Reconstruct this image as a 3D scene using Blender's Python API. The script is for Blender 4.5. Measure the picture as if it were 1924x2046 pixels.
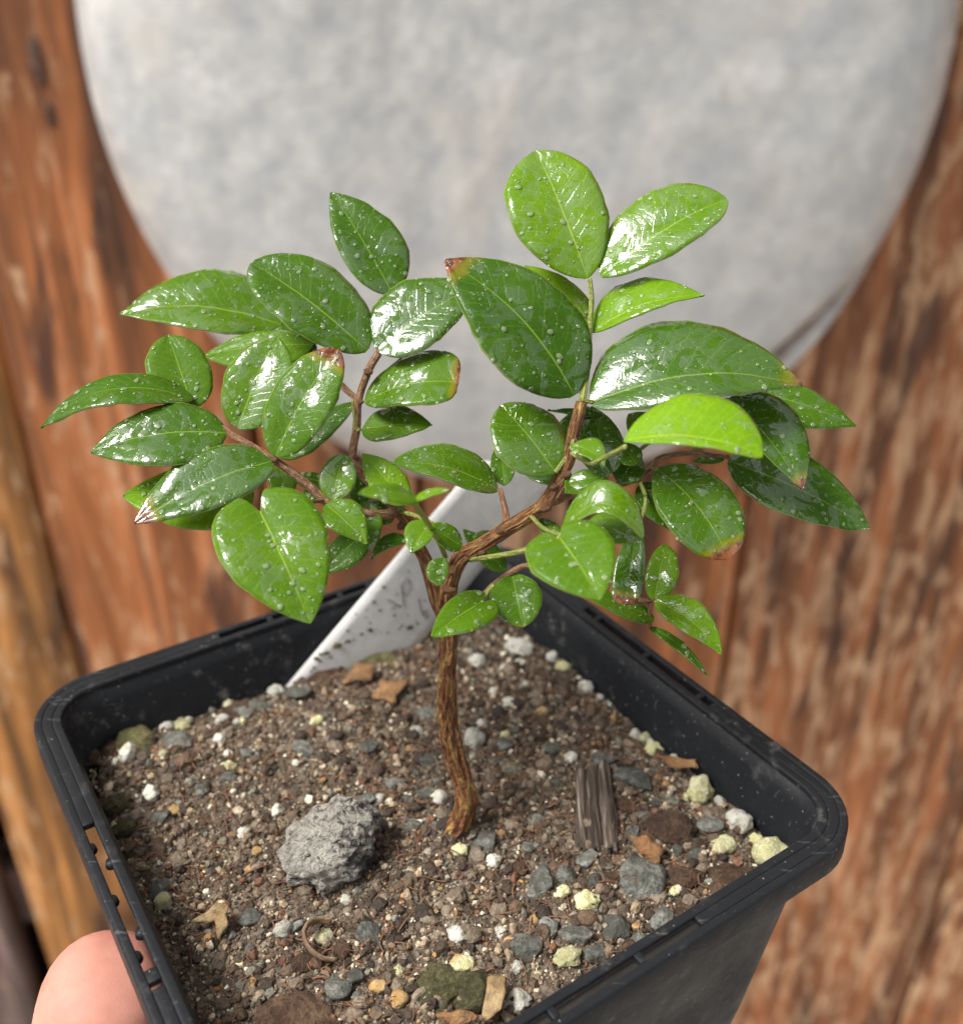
import bpy, bmesh, math, random
import numpy as np
from mathutils import Vector, Matrix, Quaternion, noise

# ------------------------------------------------------------------ measured tables (centimetres, pot rim centre = origin)
LEAVES = [  # base, middle, tip, normal, side, half widths, outline, lime, brown tip, wetness, fold
    ((-2.057, 3.142, 5.636), (-3.226, 3.091, 5.834), (-4.403, 2.995, 5.85), (0.108, -0.421, 0.901), (-0.018, 0.905, 0.425), 0.816, 0.521, 'p', 0.34, 0, 0.8, 0.18),
    ((-0.642, 1.948, 5.661), (-1.457, 2.326, 6.173), (-2.281, 2.706, 6.692), (0.222, -0.584, 0.781), (0.574, 0.726, 0.379), 0.674, 0.545, 'b', 0.15, 0, 0.7, 0.18),
    ((-0.5, 1.948, 5.661), (0.176, 2.289, 6.025), (0.864, 2.632, 6.396), (-0.122, -0.604, 0.788), (0.58, -0.688, -0.437), 0.503, 0.683, 'o', 0.15, 0, 0.9, 0.18),
    ((-0.311, 2.6, 6.27), (-0.766, 3.099, 6.864), (-1.229, 3.601, 7.472), (0.15, -0.701, 0.698), (0.849, 0.452, 0.272), 0.556, 0.41, 'o', 0.12, 0, 0.6, 0.18),
    ((-0.688, 1.685, 5.006), (-0.026, 1.596, 5.253), (0.641, 1.477, 5.376), (-0.304, -0.43, 0.85), (-0.012, -0.89, -0.455), 0.429, 0.56, 't', 0.25, 0.35, 0.5, 0.18),
    ((-0.736, 1.588, 4.62), (-0.228, 1.461, 4.711), (0.269, 1.333, 4.802), (-0.258, -0.387, 0.885), (-0.147, -0.89, -0.432), 0.298, 0.358, 'p', 0.3, 0, 0.6, 0.18),
    ((-1.888, 1.401, 4.272), (-1.372, 1.678, 4.579), (-0.849, 1.956, 4.891), (-0.137, -0.613, 0.778), (0.61, -0.671, -0.422), 0.286, 0.208, 'o', 0.12, 0, 0.2, 0.18),
    ((-2.956, 1.238, 5.221), (-3.939, 1.027, 5.375), (-4.847, 0.695, 5.046), (-0.005, -0.291, 0.957), (-0.289, 0.916, 0.278), 0.329, 0.333, 'p', 0.15, 0, 0.1, 0.1),
    ((-3.007, 1.31, 5.109), (-3.218, 1.699, 5.465), (-3.432, 2.091, 5.833), (0.204, -0.603, 0.771), (0.906, 0.415, 0.085), 0.415, 0.469, 'h0', 0.28, 0, 0.25, 0.18),
    ((-1.727, 0.379, 4.784), (-1.352, 0.757, 5.396), (-0.919, 1.128, 5.979), (-0.157, -0.786, 0.598), (0.853, -0.413, -0.318), 0.443, 0.44, 'r', 0.25, 1, 0.55, 0.18),
    ((-2.248, 0.648, 5.06), (-2.003, 0.997, 5.556), (-1.756, 1.347, 6.058), (-0.056, -0.804, 0.592), (0.926, -0.264, -0.271), 0.508, 0.42, 'r', 0.33, 0, 0.8, 0.18),
    ((-1.481, 2.427, 5.574), (-2.284, 2.453, 5.481), (-3.094, 2.48, 5.388), (-0.115, -0.503, 0.856), (-0.029, 0.863, 0.504), 0.282, 0.45, 'o', 0.38, 0, 0.3, 0.18),
    ((-2.432, 0.768, 4.939), (-3.301, 0.617, 4.936), (-4.147, 0.437, 4.818), (0.032, -0.486, 0.873), (-0.198, 0.853, 0.482), 0.477, 0.562, 'o', 0.12, 0, 0.5, 0.18),
    ((-1.763, 0.41, 4.709), (-2.623, 0.008, 4.499), (-3.421, -0.409, 4.232), (0.007, -0.514, 0.858), (-0.497, 0.743, 0.449), 0.489, 0.431, 'o', 0.12, 1, 0.9, 0.18),
    ((-2.161, 0.746, 4.051), (-2.987, 0.52, 4.147), (-3.781, 0.294, 4.243), (0.222, -0.42, 0.88), (-0.187, 0.867, 0.461), 0.407, 0.674, 'o', 0.8, 0, 0.25, 0.18),
    ((-1.738, -0.724, 4.573), (-1.38, -1.285, 4.128), (-1.034, -1.839, 3.714), (0.151, -0.542, 0.827), (-0.882, -0.452, -0.136), 0.694, 0.657, 'h', 0.38, 0, 0.5, 0.18),
    ((-1.019, 0.279, 4.186), (-0.955, 0.489, 4.424), (-0.889, 0.699, 4.665), (-0.001, -0.752, 0.659), (0.98, -0.133, -0.149), 0.256, 0.246, 'r', 0.42, 0, 0.8, 0.18),
    ((-1.09, 0.179, 4.184), (-0.802, -0.061, 4.023), (-0.519, -0.3, 3.868), (0.096, -0.465, 0.88), (-0.702, -0.658, -0.271), 0.231, 0.308, 'a', 0.4, 0, 0.5, 0.18),
    ((-0.07, 0.443, 4.039), (-0.366, 0.705, 4.288), (-0.666, 0.968, 4.542), (0.171, -0.573, 0.801), (0.755, 0.599, 0.268), 0.257, 0.268, 'o', 0.75, 0, 0.2, 0.18),
    ((-0.628, 0.611, 3.513), (-0.937, 0.363, 3.321), (-1.24, 0.116, 3.134), (-0.069, -0.551, 0.831), (-0.711, 0.612, 0.347), 0.227, 0.289, 'o', 0.12, 0, 0.3, 0.18),
    ((-0.638, 0.539, 4.025), (-0.586, 0.325, 3.768), (-0.535, 0.111, 3.513), (0.127, -0.748, 0.651), (-0.98, -0.196, -0.033), 0.181, 0.215, 'o', 0.3, 0, 0.5, 0.18),
    ((-0.043, 0.497, 3.458), (-0.328, 0.35, 3.469), (-0.542, 0.169, 3.345), (0.071, -0.42, 0.905), (-0.566, 0.73, 0.383), 0.127, 0.098, 'a', 0.1, 0, 0.1, 0.18),
    ((-1.853, 1.103, 4.28), (-1.764, 0.869, 4.144), (-1.676, 0.636, 4.012), (0.105, -0.466, 0.879), (-0.945, -0.323, -0.059), 0.212, 0.205, 'o', 0.3, 0, 0.3, 0.18),
    ((-1.222, 1.223, 3.959), (-1.472, 1.232, 3.995), (-1.722, 1.241, 4.031), (0.11, -0.456, 0.883), (0.096, 0.889, 0.447), 0.128, 0.185, 'o', 0.15, 0, 0.2, 0.18),
    ((-0.752, 1.058, 3.701), (-0.781, 1.24, 3.828), (-0.811, 1.422, 3.958), (0.08, -0.566, 0.821), (0.988, 0.154, 0.01), 0.157, 0.158, 'o', 0.2, 0, 0.4, 0.18),
    ((-0.868, 0.995, 3.447), (-0.672, 0.871, 3.353), (-0.477, 0.748, 3.259), (0.118, -0.478, 0.871), (-0.611, -0.726, -0.316), 0.283, 0.16, 'o', 0.12, 0, 0.4, 0.18),
    ((-1.507, 2.467, 5.334), (-1.751, 2.717, 5.536), (-1.998, 2.968, 5.742), (0.133, -0.543, 0.829), (0.785, 0.569, 0.246), 0.205, 0.33, 'o', 0.15, 0, 0.4, 0.18),
    ((0.242, -1.564, 5.214), (-0.065, -1.729, 5.353), (-0.363, -1.902, 5.462), (0.423, -0.096, 0.901), (-0.381, 0.883, 0.273), 0.157, 0.199, 'o', 0.4, 0, 0.2, 0.18),
    ((0.182, -1.569, 5.191), (0.393, -1.593, 5.294), (0.611, -1.628, 5.357), (-0.377, -0.192, 0.906), (-0.046, -0.973, -0.225), 0.098, 0.056, 'o', 0.55, 0, 0.1, 0.18),
    ((0.327, -0.579, 4.35), (0.212, -0.802, 4.26), (0.099, -1.023, 4.175), (0.07, -0.397, 0.915), (-0.9, 0.371, 0.23), 0.232, 0.14, 'o', 0.42, 0, 0.2, 0.18),
    ((0.698, -0.223, 3.776), (0.462, -0.232, 3.938), (0.229, -0.242, 4.098), (0.528, -0.411, 0.743), (0.208, 0.911, 0.357), 0.201, 0.197, 'o', 0.3, 0, 0.25, 0.18),
    ((1.298, 0.905, 2.687), (0.993, 1.155, 2.886), (0.683, 1.406, 3.09), (0.114, -0.535, 0.837), (0.714, 0.63, 0.305), 0.173, 0.202, 'o', 0.15, 0, 0.3, 0.18),
    ((0.455, -0.001, 3.465), (0.416, -0.134, 3.33), (0.378, -0.268, 3.197), (-0.035, -0.702, 0.711), (-0.979, 0.168, 0.117), 0.202, 0.104, 'r', 0.2, 0, 0.3, 0.18),
    ((0.95, -0.665, 3.208), (0.641, -1.02, 3.188), (0.347, -1.372, 3.179), (0.197, -0.207, 0.958), (-0.735, 0.615, 0.285), 0.264, 0.338, 'h', 0.38, 0, 0.5, 0.18),
    ((1.362, -0.056, 3.242), (1.426, -0.403, 3.054), (1.488, -0.748, 2.877), (-0.025, -0.47, 0.882), (-0.987, -0.129, -0.096), 0.366, 0.334, 'r', 0.25, 0.12, 0.6, 0.18),
    ((1.175, 0.755, 4.089), (0.472, 0.688, 4.42), (-0.251, 0.58, 4.589), (0.346, -0.414, 0.842), (0.039, 0.903, 0.428), 0.409, 0.261, 'o', 0.28, 0, 0.6, 0.18),
    ((1.265, 0.949, 4.064), (1.246, 1.291, 4.23), (1.227, 1.634, 4.406), (-0.012, -0.447, 0.895), (0.999, 0.039, 0.033), 0.174, 0.178, 'o', 0.2, 0, 0.3, 0.18),
    ((1.925, 0.371, 4.554), (1.574, 0.704, 4.885), (1.216, 1.039, 5.225), (0.126, -0.633, 0.764), (0.79, 0.53, 0.308), 0.466, 0.532, 'r', 0.25, 0, 0.95, 0.18),
    ((2.393, 2.094, 6.644), (2.058, 2.674, 7.363), (1.714, 3.258, 8.1), (0.029, -0.774, 0.632), (0.939, 0.238, 0.248), 0.616, 0.751, 'v', 0.62, 0, 0.85, 0.18),
    ((2.575, 2.1, 6.67), (3.407, 2.323, 7.16), (4.264, 2.534, 7.604), (-0.268, -0.593, 0.759), (0.446, -0.775, -0.447), 0.431, 0.671, 'v', 0.5, 0, 0.9, 0.18),
    ((2.445, 1.734, 6.005), (3.156, 1.672, 6.355), (3.896, 1.574, 6.563), (-0.369, -0.363, 0.855), (0.042, -0.926, -0.375), 0.184, 0.548, 'a', 0.72, 0, 0.5, 0.18),
    ((2.482, 2.138, 6.02), (2.028, 2.415, 6.33), (1.568, 2.694, 6.645), (0.127, -0.642, 0.756), (0.663, 0.622, 0.417), 0.252, 0.338, 'o', 0.8, 0, 0.3, 0.18),
    ((2.162, 0.799, 5.464), (1.418, 1.263, 6.32), (0.472, 1.681, 6.993), (0.225, -0.716, 0.661), (0.686, 0.598, 0.414), 0.723, 0.753, 'o', 0.08, 0.75, 0.55, 0.18),
    ((2.381, 0.775, 5.367), (3.724, 0.798, 5.659), (5.098, 0.74, 5.63), (-0.091, -0.469, 0.878), (0.034, -0.883, -0.468), 0.447, 0.95, 'o', 0.12, 0.45, 1.0, 0.18),
    ((4.667, 2.186, 5.012), (5.479, 1.937, 4.817), (6.276, 1.689, 4.626), (0.052, -0.504, 0.862), (-0.361, -0.814, -0.455), 0.48, 0.35, 'p', 0.15, 0, 0.4, 0.18),
    ((4.292, 1.241, 5.231), (4.76, 0.738, 4.819), (5.149, 0.227, 4.377), (-0.004, -0.646, 0.763), (-0.84, -0.412, -0.354), 0.213, 0.553, 'o', 0.1, 0.6, 0.9, 0.18),
    ((4.523, 1.656, 4.094), (5.49, 1.27, 3.748), (6.433, 0.887, 3.414), (0.075, -0.549, 0.833), (-0.468, -0.757, -0.457), 0.524, 0.59, 'o', 0.12, 0, 0.7, 0.18),
    ((2.573, -1.047, 5.68), (3.326, -1.228, 5.755), (4.044, -1.448, 5.677), (-0.091, -0.34, 0.936), (-0.247, -0.903, -0.352), 0.149, 0.685, 'v', 0.9, 0, 0.55, 0.18),
    ((2.074, 0.01, 5.106), (2.302, -0.19, 5.108), (2.449, -0.417, 5.0), (-0.106, -0.327, 0.939), (-0.753, -0.591, -0.29), 0.132, 0.214, 'a', 0.4, 0, 0.4, 0.18),
    ((2.678, 0.895, 4.248), (2.587, 1.235, 4.608), (2.495, 1.577, 4.975), (-0.003, -0.73, 0.684), (0.984, 0.122, 0.134), 0.32, 0.342, 'o', 0.15, 0, 0.8, 0.18),
    ((2.253, 1.147, 4.455), (2.357, 1.451, 4.673), (2.462, 1.757, 4.898), (-0.082, -0.566, 0.82), (0.96, -0.266, -0.088), 0.241, 0.346, 'o', 0.08, 0, 0.3, 0.18),
    ((2.866, 1.046, 4.052), (3.031, 1.228, 4.178), (3.198, 1.41, 4.308), (-0.112, -0.501, 0.858), (0.794, -0.564, -0.226), 0.241, 0.214, 'o', 0.12, 0, 0.3, 0.18),
    ((3.297, 0.951, 4.873), (3.13, 1.116, 4.93), (2.96, 1.28, 4.989), (-0.122, -0.439, 0.89), (0.71, 0.588, 0.388), 0.198, 0.274, 'o', 0.3, 0, 0.2, 0.18),
    ((4.459, 1.666, 4.13), (4.231, 1.659, 4.105), (4.002, 1.653, 4.079), (-0.086, -0.458, 0.885), (-0.075, 0.888, 0.453), 0.079, 0.102, 'o', 0.2, 0, 0.2, 0.18),
    ((2.116, 1.259, 4.102), (1.848, 1.254, 4.085), (1.579, 1.25, 4.067), (-0.051, -0.463, 0.885), (-0.045, 0.886, 0.461), 0.128, 0.221, 'o', 0.08, 0, 0.1, 0.18),
    ((2.647, 1.456, 4.893), (2.262, 1.51, 4.908), (1.875, 1.564, 4.923), (-0.034, -0.486, 0.873), (0.139, 0.863, 0.486), 0.051, 0.079, 'a', 0.05, 0, 0.1, 0.18),
    ((3.413, 1.182, 4.196), (3.912, 0.642, 3.837), (4.266, 0.083, 3.402), (-0.024, -0.598, 0.801), (-0.846, -0.415, -0.335), 0.546, 0.536, 'b', 0.18, 0.7, 0.6, 0.18),
    ((3.212, 1.221, 3.953), (3.412, 0.918, 3.74), (3.605, 0.617, 3.534), (-0.01, -0.574, 0.819), (-0.882, -0.381, -0.278), 0.259, 0.245, 'o', 0.12, 0, 0.5, 0.18),
    ((1.912, -0.881, 4.345), (2.397, -0.925, 4.768), (2.869, -1.15, 4.467), (-0.228, -0.409, 0.884), (-0.188, -0.872, -0.452), 0.146, 0.331, 'r', 0.45, 0, 0.9, 0.18),
    ((2.224, -0.513, 4.216), (2.567, -0.661, 4.225), (2.902, -0.808, 4.236), (-0.181, -0.355, 0.917), (-0.356, -0.845, -0.398), 0.207, 0.298, 'o', 0.4, 0.1, 0.1, 0.18),
    ((1.854, -1.503, 4.658), (2.053, -1.937, 4.521), (2.24, -2.366, 4.402), (-0.119, -0.33, 0.936), (-0.911, -0.338, -0.235), 0.518, 0.508, 'h', 0.34, 0, 0.35, 0.18),
    ((3.027, 0.186, 3.81), (2.912, -0.245, 3.487), (2.799, -0.672, 3.182), (-0.114, -0.568, 0.815), (-0.971, 0.237, 0.029), 0.217, 0.192, 't', 0.15, 0.9, 1.0, 0.18),
    ((3.355, 0.206, 2.692), (3.457, 0.515, 2.929), (3.56, 0.827, 3.175), (-0.134, -0.58, 0.803), (0.959, -0.281, -0.044), 0.266, 0.191, 'h0', 0.42, 0, 0.3, 0.18),
    ((3.346, 0.108, 2.699), (3.787, -0.27, 2.587), (4.138, -0.67, 2.387), (-0.049, -0.414, 0.909), (-0.725, -0.611, -0.317), 0.218, 0.307, 'p', 0.68, 0, 0.7, 0.18),
    ((3.3, 0.1, 2.268), (3.672, -0.274, 2.171), (3.983, -0.66, 2.028), (-0.006, -0.306, 0.952), (-0.759, -0.618, -0.204), 0.094, 0.086, 'p', 0.15, 0, 0.1, 0.18),
    ((3.36, 0.132, 2.394), (2.826, 0.005, 2.69), (2.31, -0.122, 2.979), (0.519, -0.356, 0.777), (0.009, 0.911, 0.412), 0.168, 0.223, 'o', 0.25, 0, 0.1, 0.18),
    ((1.96, 0.158, 3.698), (1.851, 0.321, 3.751), (1.741, 0.484, 3.805), (-0.089, -0.362, 0.928), (0.839, 0.475, 0.266), 0.12, 0.14, 'o', 0.25, 0, 0.2, 0.18),
    ((2.06, -0.103, 4.654), (2.291, -0.139, 4.711), (2.52, -0.175, 4.767), (-0.278, -0.436, 0.856), (-0.025, -0.887, -0.461), 0.157, 0.151, 'o', 0.25, 0, 1.0, 0.18),
    ((2.547, 0.692, 4.638), (2.406, 0.862, 4.717), (2.262, 1.032, 4.798), (-0.06, -0.466, 0.883), (0.795, 0.513, 0.325), 0.161, 0.207, 'o', 0.2, 0, 0.4, 0.18),
    ((3.074, 0.93, 4.387), (2.976, 1.102, 4.477), (2.876, 1.275, 4.569), (-0.06, -0.493, 0.868), (0.891, 0.366, 0.27), 0.172, 0.187, 'o', 0.15, 0, 0.6, 0.18),
    ((0.865, 0.748, 3.261), (0.964, 0.9, 3.267), (1.064, 1.052, 3.274), (0.195, -0.169, 0.966), (0.812, -0.524, -0.256), 0.123, 0.096, 'o', 0.25, 0, 0.4, 0.18),
    ((-0.291, 0.643, 3.641), (-0.452, 0.768, 3.74), (-0.613, 0.893, 3.84), (0.13, -0.511, 0.85), (0.692, 0.66, 0.291), 0.179, 0.19, 'o', 0.2, 0, 0.5, 0.18),
    ((-1.146, 0.586, 4.214), (-1.291, 0.43, 4.187), (-1.434, 0.274, 4.162), (0.198, -0.334, 0.921), (-0.713, 0.596, 0.37), 0.157, 0.196, 'o', 0.2, 0, 0.4, 0.18),
    ((2.377, 0.519, 4.345), (2.21, 0.324, 4.362), (2.048, 0.128, 4.381), (0.262, -0.133, 0.956), (-0.721, 0.632, 0.285), 0.197, 0.226, 'o', 0.25, 0, 0.7, 0.18),
    ((2.604, 0.038, 3.619), (2.577, 0.202, 3.676), (2.551, 0.367, 3.736), (-0.076, -0.346, 0.935), (0.986, 0.115, 0.123), 0.144, 0.145, 'o', 0.2, 0, 0.5, 0.18),
    ((-0.172, 0.77, 3.749), (-0.295, 0.921, 3.751), (-0.42, 1.072, 3.754), (-0.2, -0.18, 0.963), (0.746, 0.609, 0.269), 0.128, 0.157, 'o', 0.15, 0, 0.3, 0.18),
]
BRANCHES = [
    ('trunk', [(0.355, -0.746, -1.916), (0.399, -0.619, -1.408), (0.507, -0.534, -1.067), (0.652, -0.468, -0.803), (0.721, -0.37, -0.412), (0.54, -0.208, 0.236), (0.45, -0.052, 0.861), (0.456, 0.118, 1.54), (0.482, 0.23, 1.989), (0.464, 0.326, 2.371), (0.498, 0.329, 2.784), (0.587, 0.307, 3.095), (0.706, 0.312, 3.318), (0.918, 0.297, 3.455), (1.25, 0.352, 3.675), (1.57, 0.356, 3.89), (1.805, 0.359, 4.103), (1.96, 0.42, 4.349), (2.049, 0.466, 4.534), (2.111, 0.509, 4.704), (2.149, 0.617, 4.936), (2.267, 0.778, 5.38)], 0.175, 0.066),
    ('branch', [(0.433, 0.31, 2.227), (0.32, 0.455, 2.488), (0.236, 0.573, 2.758), (0.153, 0.688, 3.02), (0.016, 0.752, 3.278), (-0.084, 0.736, 3.611), (-0.197, 0.685, 3.807)], 0.115, 0.085),
    ('branch', [(-0.197, 0.685, 3.807), (-0.386, 0.495, 3.85), (-0.738, 0.377, 3.978), (-1.087, 0.32, 4.147), (-1.133, 0.325, 4.167), (-1.393, 0.386, 4.412), (-1.748, 0.453, 4.68), (-2.062, 0.588, 4.819), (-2.333, 0.715, 4.927)], 0.075, 0.045),
    ('branch', [(-0.197, 0.685, 3.807), (-0.452, 0.921, 3.953), (-0.742, 1.257, 4.094), (-0.879, 1.494, 4.245), (-0.821, 1.684, 4.603), (-0.78, 1.781, 4.992), (-0.634, 1.879, 5.382), (-0.487, 1.938, 5.619)], 0.07, 0.05),
    ('twig', [(-0.78, 1.778, 4.978), (-0.992, 1.999, 5.062), (-1.325, 2.436, 5.212), (-1.59, 2.769, 5.343), (-1.83, 3.006, 5.492), (-2.065, 3.138, 5.618)], 0.045, 0.035),
    ('twig', [(-0.487, 1.938, 5.619), (-0.421, 2.308, 5.9), (-0.3, 2.598, 6.26)], 0.04, 0.03),
    ('young_stem', [(2.267, 0.778, 5.38), (2.344, 1.151, 5.673), (2.411, 1.647, 6.054), (2.447, 1.928, 6.381), (2.422, 2.092, 6.637)], 0.05, 0.03),
    ('branch', [(1.84, 0.38, 4.107), (2.249, 0.833, 4.0), (2.685, 1.027, 3.976), (3.072, 1.145, 4.049), (3.328, 1.272, 4.157), (3.486, 1.4, 4.267), (3.928, 1.505, 4.287), (4.514, 1.669, 4.143)], 0.075, 0.03),
    ('twig', [(0.501, 0.296, 2.452), (0.732, 0.01, 2.708), (0.932, -0.097, 2.879), (1.1, -0.097, 3.081), (1.333, -0.052, 3.259), (1.587, -0.028, 3.355), (2.086, 0.025, 3.17), (2.721, 0.093, 2.841), (3.293, 0.147, 2.655)], 0.05, 0.03),
    ('twig', [(3.293, 0.147, 2.655), (3.298, 0.132, 2.396), (3.317, 0.105, 2.287)], 0.03, 0.02),
    ('twig', [(1.29, 0.36, 3.709), (1.278, 0.492, 3.836), (1.252, 0.623, 3.958), (1.198, 0.76, 4.109)], 0.055, 0.035),
    ('twig', [(-2.308, 0.712, 4.914), (-2.535, 0.882, 4.996), (-2.845, 1.098, 5.061), (-2.992, 1.267, 5.135)], 0.03, 0.025),
    ('twig', [(-1.133, 0.323, 4.16), (-1.308, -0.078, 4.356), (-1.531, -0.529, 4.553), (-1.727, -0.726, 4.565)], 0.03, 0.025),
    ('twig', [(-1.086, 0.323, 4.16), (-1.033, 0.279, 4.184), (-1.012, 0.282, 4.197)], 0.03, 0.025),
    ('petiole', [(0.802, 0.252, 3.275), (1.1, -0.342, 3.698), (1.44, -0.932, 4.141), (1.851, -1.503, 4.658)], 0.036, 0.034),
    ('petiole', [(0.461, 0.264, 3.323), (0.407, -0.211, 3.823), (0.316, -0.766, 4.405), (0.181, -1.484, 5.131)], 0.034, 0.034),
    ('petiole', [(2.123, 0.524, 4.763), (2.304, -0.221, 4.986), (2.41, -0.561, 5.222), (2.59, -1.063, 5.614)], 0.032, 0.03),
    ('petiole', [(1.969, -0.804, 4.25), (1.924, -0.881, 4.345)], 0.03, 0.03),
    ('petiole', [(1.608, 0.317, 3.935), (1.741, -0.249, 4.07), (1.912, -0.882, 4.339)], 0.03, 0.026),
    ('petiole', [(-0.163, 0.681, 3.793), (0.088, 0.054, 4.083), (0.331, -0.582, 4.342)], 0.03, 0.026),
    ('petiole', [(1.106, -0.099, 3.074), (1.004, -0.386, 3.122), (0.952, -0.668, 3.196)], 0.055, 0.03),
    ('petiole', [(3.362, 0.147, 2.655), (3.409, 0.101, 2.67)], 0.03, 0.03),
    ('petiole', [(2.279, 0.783, 5.399), (2.411, 0.778, 5.38)], 0.03, 0.03),
    ('petiole', [(2.123, 0.527, 4.776), (1.991, 0.438, 4.622), (1.923, 0.371, 4.553)], 0.03, 0.03),
    ('petiole', [(-0.198, 0.681, 3.793), (-0.15, 0.562, 3.914), (-0.056, 0.445, 4.048)], 0.03, 0.03),
    ('petiole', [(2.152, 0.564, 4.925), (2.099, 0.186, 5.011), (2.082, 0.004, 5.084)], 0.03, 0.025),
    ('petiole', [(2.72, 1.027, 3.976), (2.69, 0.965, 4.126), (2.675, 0.895, 4.248)], 0.03, 0.025),
    ('petiole', [(3.335, 1.272, 4.157), (3.375, 1.18, 4.188), (3.424, 1.18, 4.188)], 0.03, 0.03),
    ('petiole', [(4.514, 1.669, 4.143), (4.523, 1.662, 4.115)], 0.03, 0.03),
    ('petiole', [(-0.865, 1.778, 4.978), (-0.822, 1.637, 4.617), (-0.76, 1.587, 4.616)], 0.03, 0.025),
    ('petiole', [(3.129, 1.416, 4.33), (3.808, 1.545, 4.85), (4.293, 1.24, 5.228)], 0.03, 0.025),
    ('petiole', [(3.913, 1.505, 4.287), (4.377, 1.781, 4.591), (4.688, 2.184, 5.002)], 0.03, 0.025),
    ('petiole', [(3.149, 1.15, 4.07), (3.186, 0.631, 3.993), (3.038, 0.187, 3.817)], 0.03, 0.025),
]
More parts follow.
